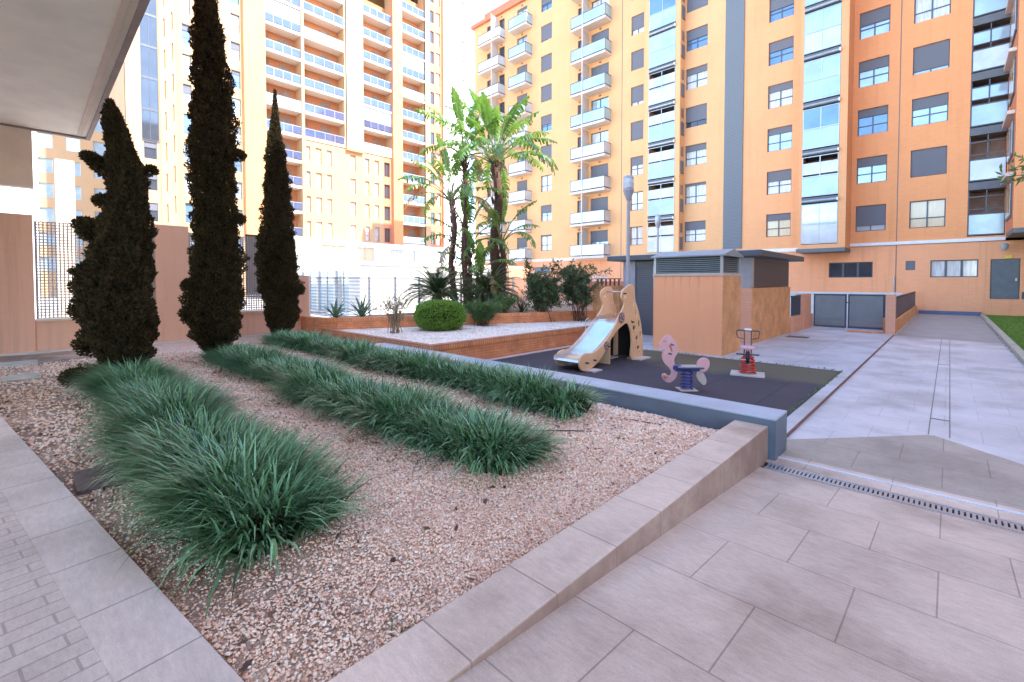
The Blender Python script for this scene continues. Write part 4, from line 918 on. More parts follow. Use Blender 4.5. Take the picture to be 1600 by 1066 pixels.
part('hideout_lining', MB().box(-5.82, -5.80, 8.95, 9.6, .05, .9).box(-5.8, -5.24, 9.82, 9.84, .04, .9), 'blackp', sl)
part('front_panel', MB().box(-5.84, -5.24, 8.53, 8.56, .04, .62), 'board', sl)
part('grab_bar', MB().tube([(-5.83, 9.35, 1.58), (-5.22, 9.1, 1.58)], .018, 10), 'galv', sl)
part('grab_bar', MB().tube([(-5.84, 8.5, .62), (-5.84, 8.5, .95), (-5.83, 8.6, 1.0)], .01, 6), 'galv', sl)
for y, z, r in ((8.9, 1.02, .12), (8.3, .47, .085)):
    d = MB(); d.tube([(-5.182, y, z), (-5.165, y, z)], r, 18); dd = part('round_disc', d, 'mauve', sl)
    k = MB()
    for a in range(5): k.tube([(-5.165, y+r*.6*cos(a*1.257), z+r*.6*sin(a*1.257)), (-5.155, y+r*.6*cos(a*1.257), z+r*.6*sin(a*1.257))], r*.14, 8)
    sub(dd, 'studs', k, 'board')
k = MB()
for y, z in ((9.36, .9), (8.36, .45), (7.57, .2), (7.84, .22), (9.0, 1.55)): k.tube([(-5.185, y, z), (-5.12, y, z)], .018, 8)
part('bolts', k, 'darkmetal', sl)
part('footing', MB().box(-5.35, -5.0, 9.45, 9.95, .034, .06), 'plateb', sl); part('footing', MB().box(-5.9, -5.6, 9.2, 9.5, .034, .06), 'plateb', sl); part('footing', MB().box(-5.3, -4.98, 7.55, 7.85, .034, .06), 'plateb', sl)

# spring riders (built in a vertical plane facing the camera side)
AC = radians(43.6); RT = (cos(AC), sin(AC)); FWd = (-sin(AC), cos(AC))
def plane_board(name, outline, holes, org, parent, mat, th=.025, off=0., rt=RT):
    me = plate(name, outline, holes, th, .003); n_ = (-rt[1], rt[0])
    for v in me.vertices:
        u, z, w = v.co.x, v.co.y, v.co.z+off; v.co = (u*rt[0]+w*n_[0], u*rt[1]+w*n_[1], z)
    me.update(); me.materials.clear(); return link(name, me, mat, parent)
def spring(name, parent, x, y, z0, z1, r0, r1, wire, turns, mat):
    pts = []; n = int(turns*14)
    for i in range(n+1):
        t = i/n; r = r0+(r1-r0)*t; pts.append((x+r*cos(2*pi*turns*t), y+r*sin(2*pi*turns*t), z0+(z1-z0)*t))
    return link(name, MB().tube(pts, wire, 6).mesh(name), mat, parent)
ox, oy = -3.1, 7.42
sh = thing('seahorse_spring_rider', 'pink seahorse spring rider on a blue coil in the play area', 'spring rider', (ox, oy, .034))
def UV(u, z, w=0): return (u*RT[0]+w*FWd[0], u*RT[1]+w*FWd[1], z)
S_ = [(-.32, .94), (-.26, .91), (-.22, .85), (-.19, .81), (-.16, .73), (-.16, .64), (-.21, .54), (-.20, .45), (-.16, .38), (-.17, .26), (-.23, .18), (-.30, .15), (-.37, .18), (-.41, .25), (-.40, .29), (-.35, .30), (-.30, .26), (-.27, .28), (-.26, .33), (-.30, .40), (-.37, .47), (-.41, .56), (-.41, .63), (-.38, .70), (-.42, .69), (-.47, .71), (-.44, .73), (-.47, .76), (-.43, .84), (-.38, .90)]
S_ = [(u, z-.034) for u, z in S_]
plane_board('seahorse_body', S_, [oval(-.375, .785, .028, .028)], None, sh, 'pink')
T1 = [(u, z-.034) for u, z in [(.16, .44), (.19, .52), (.28, .56), (.35, .53), (.37, .46), (.35, .39), (.29, .33), (.24, .33), (.16, .37)]]
T2 = [(u, z-.034) for u, z in [(.24, .33), (.30, .25), (.32, .18), (.29, .11), (.22, .15), (.17, .21), (.15, .28), (.17, .34)]]
plane_board('tail_fin', T1, [], None, sh, 'pink'); plane_board('tail_fin', T2, [], None, sh, plain('faded_pink_board', (.52, .40, .36), .5))
b = MB(); b.obox(UV(.03, .37), .21, .12, .012, AC); s_ = link('seat', b.mesh('seat'), 'darkmetal', sh); bevel(s_, .01)
link('seat_top', MB().obox(UV(.03, .387), .205, .115, .004, AC).mesh('seat_top'), plain('seat_grey_pink', (.40, .33, .33), .6), s_)
link('bracket', MB().obox(UV(-.17, .37), .06, .05, .035, AC).obox(UV(0, .33), .2, .03, .025, AC).mesh('bracket'), 'bluep', sh)
spring('coil_spring', sh, 0, 0, .01, .33, .095, .085, .014, 6, 'bluep')
b = MB(); b.tube([UV(-.27, .75, -.13), UV(-.27, .75, .13)], .013, 8); b.tube([UV(-.30, .60, -.12), UV(-.30, .60, .12)], .013, 8); link('hand_grips', b.mesh('hand_grips'), 'darkmetal', sh)
link('grip_strap', MB().tube([UV(-.29, .73, -.02), UV(-.245, .63, -.02)], .012, 6).mesh('grip_strap'), plain('orange_strap', (.6, .25, .1), .5), sh)
link('foot_rest', MB().tube([UV(-.36, .225, -.1), UV(-.36, .225, .1)], .022, 8).mesh('foot_rest'), plain('orange_grip', (.55, .25, .09), .5), sh)
link('base_plate', MB().obox((0, 0, .006), .14, .14, .005, AC).mesh('base_plate'), 'plateb', sh)
# motorbike rider
ox, oy = -2.77, 9.44; mr = thing('motorbike_spring_rider', 'motorbike spring rider on a red coil near the vent hut', 'spring rider', (ox, oy, .034))
link('base_plate', MB().obox((0, 0, .012), .29, .24, .012, AC-.5).mesh('base_plate'), 'plateb', mr)
spring('coil_spring', mr, 0, 0, .03, .34, .14, .10, .019, 5, 'redp')
hd = (RT[0]*.454+FWd[0]*.891, RT[1]*.454+FWd[1]*.891); sd = (-hd[1], hd[0])
def HB(f, s, z): return (f*hd[0]+s*sd[0], f*hd[1]+s*sd[1], z)
ang = math.atan2(hd[1], hd[0])
link('chassis', MB().obox(HB(.05, 0, .37), .2, .035, .04, ang).obox((0, 0, .345), .08, .08, .012, ang).mesh('chassis'), 'redp', mr)
o1 = link('seat', MB().obox(HB(-.08, 0, .53), .2, .115, .014, ang).mesh('seat'), 'pink', mr); bevel(o1, .01)
me = plate('side_panel', [(-.22, .46), (-.24, .52), (0, .52), (.1, .47), (.2, .5), (.3, .45), (.28, .36), (.1, .33), (-.1, .36)], [], .022, .003)
for v in me.vertices:
    f, z, w = v.co.x, v.co.y, v.co.z; v.co = HB(f, w, z)
me.materials.clear(); link('body_panel', me, 'pink', mr)
def wheel(f, z, r):
    b = MB(); pts = [HB(f+r*cos(a), 0, z+r*sin(a)) for a in [2*pi*i/24 for i in range(25)]]; b.tube(pts, .035, 8, False)
    w = link('wheel', b.mesh('wheel'), 'blackp', mr); link('hub', MB().tube([HB(f, -.02, z), HB(f, .02, z)], r*.85, 16).mesh('hub'), 'mauve', w)
wheel(-.2, .36, .085); wheel(.33, .32, .085)
b = MB()
for s in (-.06, .06): b.tube([HB(.17, s, .38), HB(.2, s, .84)], .012, 8)
b.tube([HB(.2, -.2, .82), HB(.2, .2, .82)], .012, 8)
for s in (-1, 1): b.tube([HB(.2, .06*s, .82), HB(.2, .17*s, .83), HB(.2, .2*s, .79), HB(.2, .18*s, .68), HB(.2, .08*s, .66)], .011, 8)
link('handlebar', b.mesh('handlebar'), 'darkmetal', mr); link('top_pad', MB().obox(HB(.2, 0, .845), .02, .06, .015, ang).mesh('top_pad'), 'white', mr)
link('foot_pegs', MB().tube([HB(.1, -.2, .37), HB(.1, .2, .37)], .014, 8).mesh('foot_pegs'), 'darkmetal', mr)

# ================================================================== PLANTS
def leaf_quads(C, Dr, L, W, roll=None):
    """C centres (N,3), Dr unit directions, L lengths, W widths -> pointed leaf quads"""
    n = len(C); up = rng.normal(0, 1, (n, 3)); side = np.cross(Dr, up); side /= np.linalg.norm(side, axis=1)[:, None]+1e-9
    a = C; c = C+Dr*L[:, None]; m = C+Dr*(L*.45)[:, None]
    V = np.stack([a, m+side*(W/2)[:, None], c, m-side*(W/2)[:, None]], 1).reshape(-1, 3)
    return V, np.arange(4*n).reshape(-1, 4)
def unit(v): return v/(np.linalg.norm(v, axis=1)[:, None]+1e-9)
# --- cypresses
def cypress(x0, y0, zb, prof, n, label, bumps=(), lean=(0, 0), seed=1, gap=.0):
    r_ = np.random.default_rng(seed)
    t = thing('cypress_tree', label, 'tree', (x0, y0, .3), 0, 'columnar cypresses by the boundary wall')
    zs = np.array([p[0] for p in prof]); rs = np.array([p[1] for p in prof]); cu = np.array([p[2] if len(p) > 2 else 0 for p in prof])
    H = zs[-1]
    part('trunk', MB().tube([(x0, y0, .28), (x0, y0, zb+.6), (x0, y0, H*.6)], [.09, .07, .03], 10), 'bark', t)
    def Rf(z, ph):
        r = np.interp(z, zs, rs)
        return r*(1+.13*np.sin(ph*3+z*2.1+seed)+.10*np.sin(ph*5-z*5.3)+.08*np.sin(ph*2+z*9.1+seed*2)+.06*np.sin(ph*9+z*14))
    wts = np.interp(np.linspace(zs[0], H, 400), zs, rs)+.04; cdf = np.cumsum(wts)/wts.sum()
    z = np.interp(r_.random(n), cdf, np.linspace(zs[0], H, 400)); ph = r_.random(n)*2*pi
    clump = .5+.5*np.sin(ph*7+z*11+seed)*np.sin(z*17-ph*4)
    rr = Rf(z, ph)*(1-np.abs(r_.normal(0, .17, n)))*(.78+.24*clump)
    cx = np.interp(z, zs, cu)
    P = np.stack([x0+cx*RT[0]+rr*np.cos(ph), y0+cx*RT[1]+rr*np.sin(ph), z], 1)
    D = unit(np.stack([np.cos(ph)*.55, np.sin(ph)*.55, np.full(n, .9)], 1)+r_.normal(0, .38, (n, 3)))
    for (bu, bz, br, bd) in bumps:      # side tufts: offset along picture-right, height, radius, depth offset
        m = int(2600*br/.15); q = unit(r_.normal(0, 1, (m, 3)))*(br*1.5*r_.random((m, 1))**.75); c = np.array((x0+bu*RT[0]+bd*FWd[0], y0+bu*RT[1]+bd*FWd[1], bz))
        P = np.concatenate([P, c+q*np.array((1.1, 1.1, .75))]); D = np.concatenate([D, unit(q+np.array((0, 0, .6*br)))])
    nn = len(P); V, F = leaf_quads(P, D, .026+r_.random(nn)*.034, .018+r_.random(nn)*.016)
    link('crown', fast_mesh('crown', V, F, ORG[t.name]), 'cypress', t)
    b = MB(); nz, na = 60, 20; base = 0   # dark closed core so the crown is not see-through
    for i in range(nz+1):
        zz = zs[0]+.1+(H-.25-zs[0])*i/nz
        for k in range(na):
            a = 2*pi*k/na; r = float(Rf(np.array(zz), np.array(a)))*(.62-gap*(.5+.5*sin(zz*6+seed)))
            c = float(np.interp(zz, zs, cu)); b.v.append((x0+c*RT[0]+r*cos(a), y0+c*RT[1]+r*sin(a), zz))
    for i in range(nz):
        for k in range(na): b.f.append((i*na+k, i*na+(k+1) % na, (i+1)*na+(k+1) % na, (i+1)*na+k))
    part('crown_core', b, 'cypcore', t)
cypress(-8.5, .98, .5, [(.5, .14, -.03), (.75, .30, -.1), (1.1, .41, -.12), (1.7, .44, -.15), (2.2, .37, -.10), (2.6, .28, -.02), (3.1, .23, 0), (3.5, .19, -.05), (3.9, .13, -.12), (4.15, .09, -.18), (4.36, .02, -.21)], 85000,
        'shortest, bushiest cypress with ragged side tufts behind the nearest grass row', [(-.52, 3.58, .05, 0), (-.44, 3.52, .06, 0), (-.34, 3.46, .08, 0), (-.24, 3.38, .09, 0), (.34, 3.38, .05, 0), (-.3, 2.95, .08, 0), (-.60, 2.62, .08, 0), (-.50, 2.55, .11, 0), (-.42, 2.5, .13, 0), (-.52, 1.9, .12, 0), (-.58, 1.4, .13, 0), (-.5, .9, .14, 0), (-.5, .5, .10, -.3)], seed=3, gap=.2)
cypress(-10.14, 2.46, .4, [(.42, .16, 0), (.7, .34, -.0), (1.1, .48, -.02), (1.7, .47, -.01), (2.3, .43, 0), (2.9, .36, .0), (3.5, .37, .0), (4.4, .40, .0), (5.35, .34, -.02), (6.2, .27, -.06), (6.8, .20, -.08), (7.6, .12, -.1), (8.3, .03, -.1)], 110000,
        'tallest cypress, rising out of the top of the view between the other two', [(.44, 4.2, .09, 0), (-.46, 1.75, .10, 0), (-.50, 1.2, .11, 0), (.4, 3.0, .1, 0)], seed=5, gap=.2)
cypress(-12.66, 4.53, .4, [(.4, .2, 0), (.7, .36, -.02), (1.1, .42, .0), (1.8, .49, -.06), (2.5, .48, -.06), (3.2, .40, -.07), (4.16, .32, -.08), (4.8, .26, -.08), (5.3, .20, -.08), (5.9, .10, -.08), (6.3, .05, -.08), (6.75, .01, -.08)], 80000,
        'narrow pointed cypress at the far end by the low pillar', [(-.52, 2.4, .08, 0), (.42, 1.6, .12, 0), (-.2, 5.0, .05, 0)], seed=8, gap=.08)

# --- grass rows
def blades(P, az, L, th0, bend, w, seg=4):
    n = len(P); k = np.arange(seg+1)/seg
    th = th0[:, None]-bend[:, None]*k[None]**1.3
    ds = (L/seg)[:, None]; hx = np.concatenate([np.zeros((n, 1)), np.cumsum(np.cos(th[:, :-1])*ds, 1)], 1); hz = np.concatenate([np.zeros((n, 1)), np.cumsum(np.sin(th[:, :-1])*ds, 1)], 1)
    cx = P[:, 0:1]+hx*np.cos(az)[:, None]; cy = P[:, 1:2]+hx*np.sin(az)[:, None]; cz = np.maximum(P[:, 2:3]+hz, P[:, 2:3]+.01)
    wd = (w[:, None]*(1-k[None]**2.2)+.0006); sx = -np.sin(az)[:, None]*wd/2; sy = np.cos(az)[:, None]*wd/2
    A = np.stack([cx-sx, cy-sy, cz], 2); B = np.stack([cx+sx, cy+sy, cz], 2); V = np.stack([A, B], 2).reshape(n, -1, 3)
    f = np.array([(2*i, 2*i+1, 2*i+3, 2*i+2) for i in range(seg)]); F = (f[None]+np.arange(n)[:, None, None]*(2*(seg+1))).reshape(-1, 4)
    return V.reshape(-1, 3), F
def grass_row(x0, x1, yc, n, w, label, hw=.24, Lm=.58):
    k = rng.integers(0, int((x1-x0)/.30), n); tx = x0+.12+k*.30+((k*37) % 11-5)*.012; ty = yc+((k*53) % 13-6)*.012+rng.choice([-.12, .12], n)
    x = tx+rng.normal(0, .075, n); y = ty+rng.normal(0, hw*.36, n); x = np.clip(x, x0, x1); z = np.full(n, .30)
    # blades fan away from their own tuft and from the row's centre line
    ax = (x-tx)*1.2+rng.normal(0, .10, n); ay = (y-yc)*1.3+rng.normal(0, .10, n)
    end = np.clip((x-(x1-.5))/.5, 0, 1)*.26-np.clip(((x0+.4)-x)/.4, 0, 1)*.2; ax = ax+end
    az = np.arctan2(ay, ax); rad = np.clip(np.hypot(ax, ay)/.30, 0, 1.2)
    th0 = np.radians(86-24*rad+rng.normal(0, 8, n)); bend = np.radians(35+75*rad*rng.random(n)+rng.random(n)*45)
    L = Lm*(.62+rng.random(n)*.5)*(1+((k*29) % 7-3)*.04)*np.where(rng.random(n) < .3, .6, 1.)
    V, F = blades(np.stack([x, y, z], 1), az, L, th0, bend, w*(.7+rng.random(n)*.6))
    m = n//3; q = rng.integers(0, n, m); Vt, Ft = blades(np.stack([np.clip(x[q]+rng.normal(0, .04, m), x0, x1), yc+np.clip(rng.normal(0, hw*.5, m), -hw, hw), z[q]], 1), az[q]+rng.normal(0, .8, m), .20+rng.random(m)*.12, np.radians(50+rng.random(m)*35), np.radians(20+rng.random(m)*60), w*.8*np.ones(m))
    nF = len(F); F = np.concatenate([F, Ft+len(V)]); V = np.concatenate([V, Vt])
    c = ((x0+x1)/2, yc, .30); me = fast_mesh('grass_row', V, F, c, smooth=True); me.materials.append(M['grass']); me.materials.append(M['baseshade'])
    me.polygons.foreach_set('material_index', np.concatenate([np.zeros(nF, np.int32), np.ones(len(Ft), np.int32)])); o = link('grass_row', me, None, None, c); tag(o, label, 'grass hedge', 'clipped rows of strappy grass in the gravel bed')
grass_row(-9.3, -2.45, .93, 25000, .0175, 'nearest and widest looking grass row, in front of the shortest cypress', .21, .50)
grass_row(-10.0, -2.42, 2.62, 21000, .019, 'middle grass row of the gravel bed, running to the tallest cypress', .20, .46)
grass_row(-12.0, -2.88, 4.28, 19000, .020, 'farthest grass row, beside the blue grey steel edging', .19, .44)
b_ = None

# --- strelitzia (giant banana-like palm)
def big_leaf(base, az, L, e0, bend, W, petl, tears, seed, blade_w=1.):
    """petiole + torn paddle blade; returns (petiole pts, quads V, F)"""
    r_ = np.random.default_rng(seed); n = 38; th = e0; p = np.array(base, float); pts = [p.copy()]; dirs = []
    tot = petl+L; ds = tot/n
    for i in range(n):
        s = i/n; th = e0-bend*(s**1.6); d = np.array((cos(th)*cos(az), cos(th)*sin(az), sin(th))); p = p+d*ds; pts.append(p.copy()); dirs.append(d)
    V = []; F = []; k0 = int(n*petl/tot); side0 = np.array((-sin(az), cos(az), 0))
    m = 1 if tears else 2
    for sgn in (-1, 1):
        i = k0; 
        while i < n:
            w = 1+int(r_.random()*1.7) if tears else 2
            j = min(n, i+w); s = ((i+j)/2-k0)/(n-k0); wd = W*math.sin(pi*min(1, (s*.92+.06)))**.55*(1 if s < .8 else 1-(s-.8)*1.6)
            sag = (.15+r_.random()*(.9 if tears else .15)); d = dirs[min(i, n-1)]; nrm = np.cross(side0, d); nrm = nrm if nrm[2] > 0 else -nrm
            a, c = pts[i], pts[j]; prev = (a, c)
            for q in (1, 2, 3):
                f = q/3; out = side0*sgn*wd*(1-.10*f)*f/1.0+nrm*(.10*wd*(f if f < .6 else 1.2-f))-np.array((0, 0, 1))*sag*wd*f*f+d*wd*.25*f
                sh = 1-.42*f if tears else 1; mid = (a+c)/2; na = mid+(a-mid)*sh+out; nc = mid+(c-mid)*sh+out
                b0 = len(V); V += [prev[0], prev[1], nc, na]; F.append((b0, b0+1, b0+2, b0+3)); prev = (na, nc)
            i = j
    return pts, V, F
def palm(x, y, zg, stems, label, seed, dry=0):
    r_ = random.Random(seed); t = thing('banana_palm', label, 'palm', (x, y, zg), 0, 'banana palms in the upper planter')
    for (dx, dy, h, rad, nl, Lf, lmin) in stems:
        tx, ty = x+dx, y+dy; wob = r_.uniform(-.12, .12)
        pts = [(tx+wob*sin(i*1.1), ty+.05*cos(i), zg+h*i/9) for i in range(10)]
        rr = [rad*(1.25-.3*i/9)*(1+.10*(i % 2)) for i in range(10)]
        q = MB().tube(pts, rr, 10)
        for i in range(int(h*14)):     # old leaf bases
            z = r_.uniform(.1, 1)*h; a = r_.uniform(0, 2*pi); R0 = rad*1.1; c = (tx+R0*cos(a), ty+R0*sin(a), zg+z)
            q.quad((c[0]-.05*sin(a), c[1]+.05*cos(a), c[2]), (c[0]+.05*sin(a), c[1]-.05*cos(a), c[2]), (c[0]+.12*cos(a)+.02*sin(a), c[1]+.12*sin(a)-.02*cos(a), c[2]+.28), (c[0]+.12*cos(a)-.02*sin(a), c[1]+.12*sin(a)+.02*cos(a), c[2]+.28))
        part('trunk', q, 'fibre', t)
        top = pts[-1]; VV = []; FF = []; pet = MB(); VD = []; FD = []
        for i in range(nl):
            f = i/max(1, nl-1); az = i*2.4+r_.uniform(-.3, .3)+seed; e = radians(84-62*f+r_.uniform(-5, 5)); be = radians(25+95*f+r_.uniform(-10, 20)); L = Lf*r_.uniform(.85, 1.1)
            ps, V, F = big_leaf(top, az, L, e, be, .25*L/1.5, .9*L/1.5+.3, True if f > .12 else False, seed*31+i)
            (VD if (dry and f > .88) else VV); tgtV, tgtF = (VD, FD) if (dry and f > .85) else (VV, FF)
            b0 = len(tgtV); tgtV += V; tgtF += [tuple(k+b0 for k in g) for g in F]
            pet.tube(ps[:32], [.03-.0008*k for k in range(32)], 5, False)
        o = link('leaves', fast_mesh('leaves', VV, FF, ORG[t.name]), 'palm', t)
        sub(o, 'leaf_stalks', pet, 'petiole')
        if VD: link('dry_leaves', fast_mesh('dry_leaves', VD, FD, ORG[t.name]), 'palmdry', t)
palm(-13.0, 12.75, .7, [(0, 0, 5.7, .155, 38, 1.65, 0), (.25, .1, 2.6, .10, 10, 1.15, 0)], 'tall banana palm with brown fibrous trunk and torn green leaves', 2, 0)
palm(-13.3, 11.3, .7, [(0, .1, 5.8, .09, 15, 1.35, 0), (-.25, -.3, 4.1, .09, 20, 1.35, 0), (.3, .5, 1.3, .08, 12, 1.1, 0), (-.1, .4, 2.4, .08, 14, 1.2, 0)], 'thinner many stemmed banana palm left of the tall one, with drooping dry leaves', 5, 1)
palm(-13.2, 12.2, .7, [(0, 0, .5, .12, 8, 1.3, 0)], 'low young banana palm sprouting between the two tall ones', 9, 0)

# --- cycads
def cycad(x, y, z, label, nf, L, seed):
    r_ = random.Random(seed); t = thing('sago_cycad', label, 'cycad', (x, y, z), 0, 'dark cycads under the banana palms')
    part('trunk', MB().lathe((x, y, z), [(.16, 0), (.2, .25), (.17, .6), (.08, .7)], 12), 'fibre', t); V = []; F = []; rk = MB()
    for i in range(nf):
        az = i*2.399+r_.uniform(-.1, .1); f = i/nf; e = radians(80-75*f); be = radians(50+40*f); n = 24; p = np.array((x, y, z+.62)); l = L*r_.uniform(.85, 1.1); side = np.array((-sin(az), cos(az), 0)); pts = [p]
        for k in range(n):
            th = e-be*(k/n)**1.4; d = np.array((cos(th)*cos(az), cos(th)*sin(az), sin(th))); p = p+d*l/n; pts.append(p)
            if k > 2:
                s = k/n; ll = .24*sin(pi*min(1, s*.85+.18))**.7
                nr = np.cross(d, side); nr = nr if nr[2] > 0 else -nr
                for sg in (-1, 1):
                    for h in (0, .5):
                        q = p+d*l/n*h; dd = side*sg*.8+d*.5+nr*.28; dd = dd/np.linalg.norm(dd); tip = q+dd*ll*r_.uniform(.9, 1.05); w = d*.011; b0 = len(V)
                        V += [q-w, q+w, tip+w*.2, tip-w*.2]; F.append((b0, b0+1, b0+2, b0+3))
        rk.tube(pts[::3], .011, 4, False)
    o = link('fronds', fast_mesh('fronds', V, F, ORG[t.name]), 'cycad', t); sub(o, 'frond_stalks', rk, 'petiole')
cycad(-12.6, 9.55, .7, 'dark sago cycad behind the round hedge, left of the two', 46, 1.25, 1)
cycad(-12.2, 11.6, .7, 'dark sago cycad at the foot of the tall palm, right of the two', 46, 1.3, 2)
# --- round clipped hedge
def mound(name, x, y, z, rx, ry, h, n, mat, label, cat, lsz=.05, power=2.5, group=None):
    t = thing(name, label, cat, (x, y, z), 0, group)
    u = rng.random(n)*2*pi; v = np.arccos(1-rng.random(n)*1.9); sh_ = 1-np.abs(rng.normal(0, .05, n))+.03*np.sin(u*6+v*9)
    cr = np.sin(v)**(2/power)*np.sign(np.sin(v)); cz = np.sign(np.cos(v))*np.abs(np.cos(v))**(2/power)
    P = np.stack([x+rx*cr*np.cos(u)*sh_, y+ry*cr*np.sin(u)*sh_, z+h*.5+h*.5*cz*sh_], 1); P[:, 2] = np.maximum(P[:, 2], z+.03)
    Nn = unit(np.stack([cr*np.cos(u)/rx, cr*np.sin(u)/ry, cz/(h*.5)], 1)); D = unit(Nn*.7+rng.normal(0, .6, (n, 3)))
    V, F = leaf_quads(P, D, lsz*(.7+rng.random(n)*.6), lsz*.55*(.7+rng.random(n)*.6)); link('foliage', fast_mesh('foliage', V, F, ORG[t.name]), mat, t)
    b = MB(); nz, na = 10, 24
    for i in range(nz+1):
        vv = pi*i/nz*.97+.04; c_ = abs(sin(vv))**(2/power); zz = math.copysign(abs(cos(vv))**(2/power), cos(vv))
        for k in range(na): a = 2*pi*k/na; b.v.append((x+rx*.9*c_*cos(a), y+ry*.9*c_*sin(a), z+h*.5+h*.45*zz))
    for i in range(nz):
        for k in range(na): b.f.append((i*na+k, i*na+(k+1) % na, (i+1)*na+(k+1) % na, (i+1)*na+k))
    part('hedge_core', b, 'cypcore', t); return t  # dark closed core that blocks the view through the leaves
mound('clipped_hedge', -10.35, 7.95, .46, .70, .70, .82, 15000, 'ball', 'bright green rounded clipped hedge on the whitish gravel', 'hedge', .05)
# --- loose shrubs with stems
def shrub(name, x, y, z, h, spread, nst, nleaf, lsz, lw, mat, label, cat='shrub', group=None, seed=1, stem='bark', up=.6, topw=.55, low=.25):
    r_ = np.random.default_rng(seed); t = thing(name, label, cat, (x, y, z), 0, group); b = MB(); P = []; D = []
    for s in range(nst):
        a = r_.random()*2*pi; rr = spread*(.3+.7*r_.random()); hh = h*(.65+.35*r_.random()); p0 = np.array((x+r_.normal(0, spread*.2), y+r_.normal(0, spread*.2), z)); p2 = np.array((x+rr*cos(a), y+rr*sin(a), z+hh)); p1 = (p0+p2)/2+np.array((0, 0, hh*.12))-np.array((cos(a), sin(a), 0))*rr*.15
        ts = np.linspace(0, 1, 7); pts = [(1-q)**2*p0+2*q*(1-q)*p1+q*q*p2 for q in ts]; b.tube(pts, [.011*(1-.75*q) for q in ts], 5, False)
        for tw in range(6):
            q = low+(1-low)*r_.random(); c = (1-q)**2*p0+2*q*(1-q)*p1+q*q*p2; d = r_.normal(0, 1, 3); d[2] = abs(d[2])*up+.2; d /= np.linalg.norm(d); l = h*.22*(.5+r_.random()); e = c+d*l
            b.tube([c, e], [.006, .003], 4, False); m = nleaf//(nst*6); f = r_.random(m)**.6
            P.append(c+(e-c)*f[:, None]+r_.normal(0, lsz*.25, (m, 3))); D.append(unit(d*.5+r_.normal(0, .7, (m, 3))))
        
    part('stems', b, stem, t)
    if nleaf:
        P = np.concatenate(P); D = np.concatenate(D); n = len(P); V, F = leaf_quads(P, D, lsz*(.6+r_.random(n)*.7), lw*(.7+r_.random(n)*.6)); link('foliage', fast_mesh('foliage', V, F, ORG[t.name]), mat, t)
    return t
shrub('oleander_shrub', -9.9, 12.0, .47, 1.8, .85, 26, 7600, .13, .034, 'oleander', 'tall dark leafy shrub left of the pair against the brick wall', group='tall shrubs by the brick wall', seed=3)
shrub('oleander_shrub', -9.1, 12.9, .47, 1.9, .75, 22, 6000, .13, .034, 'oleander', 'tall thin stemmed shrub nearest the slide', group='tall shrubs by the brick wall', seed=6)
shrub('leafy_shrub', -10.3, 9.5, .47, .72, .65, 34, 8000, .10, .02, 'shrub', 'low feathery green shrub right of the bollard light', seed=9)
shrub('leafy_shrub', -10.5, 10.6, .72, .6, .45, 12, 1800, .12, .03, 'shrub', 'small leafy plant behind the low feathery shrub', seed=12)
shrub('twiggy_shrub', -10.5, 6.55, .47, 1.0, .42, 26, 500, .06, .015, 'shrub', 'bare twiggy brown shrub left of the round hedge', seed=14, stem='twig')
shrub('leafy_shrub', -11.6, 10.3, .72, 1.15, .4, 12, 1600, .06, .03, 'oleander', 'dark small leaved bush between the two cycads', seed=15)
shrub('small_bush', -9.25, .62, .3, .3, .16, 10, 700, .035, .02, 'cypress', 'tiny dark bush on the gravel left of the nearest grass row', seed=17)
# --- agaves
def agave(x, y, z, n, L, W, label, seed, name='agave', mat='agave', grp='agaves in the upper planter', droop=.5):
    r_ = random.Random(seed); V = []; F = []
    for i in range(n):
        az = i*2.4+r_.uniform(-.2, .2); f = i/n; e = radians(82-65*f); be = radians(15+50*f*droop); p = np.array((x, y, z)); l = L*r_.uniform(.85, 1.1); s = np.array((-sin(az), cos(az), 0)); prev = None
        for k in range(8):
            q = k/7; w = W*(.6+.9*q if q < .4 else .96*(1-(q-.4)/.62)**.8)*.5; th = e-be*q; d = np.array((cos(th)*cos(az), cos(th)*sin(az), sin(th))); nr = np.cross(s, d); nr = nr if nr[2] > 0 else -nr
            row = (p-s*w+nr*w*.35, p, p+s*w+nr*w*.35)
            if prev: b0 = len(V); V += [*prev, *row]; F += [(b0, b0+1, b0+4, b0+3), (b0+1, b0+2, b0+5, b0+4)]
            prev = row; p = p+d*l/7
    o = link(name, fast_mesh(name, V, F, (x, y, z)), mat, None, (x, y, z)); tag(o, label, 'agave', grp)
agave(-13.2, 6.25, .72, 22, .62, .10, 'blue green agave nearest the low pillar in the brick planter', 1)
agave(-12.9, 6.95, .72, 26, .72, .10, 'larger blue green agave, right of the pair in the brick planter', 2)
agave(-11.3, 13.2, .72, 30, .85, .05, 'spiky narrow leaved yucca behind the shrubs, right of the cycads', 3, 'yucca', 'shrub', 'spiky plants right of the cycads', .3)
agave(-10.7, 11.7, .72, 26, .7, .05, 'shorter spiky plant beside the upper brick wall', 4, 'yucca', 'cycad', 'spiky plants right of the cycads', .8)
agave(-11.9, 7.6, .6, 18, .45, .03, 'small tuft of narrow leaves behind the twiggy shrub', 5, 'grass_tuft', 'shrub', None, .6)
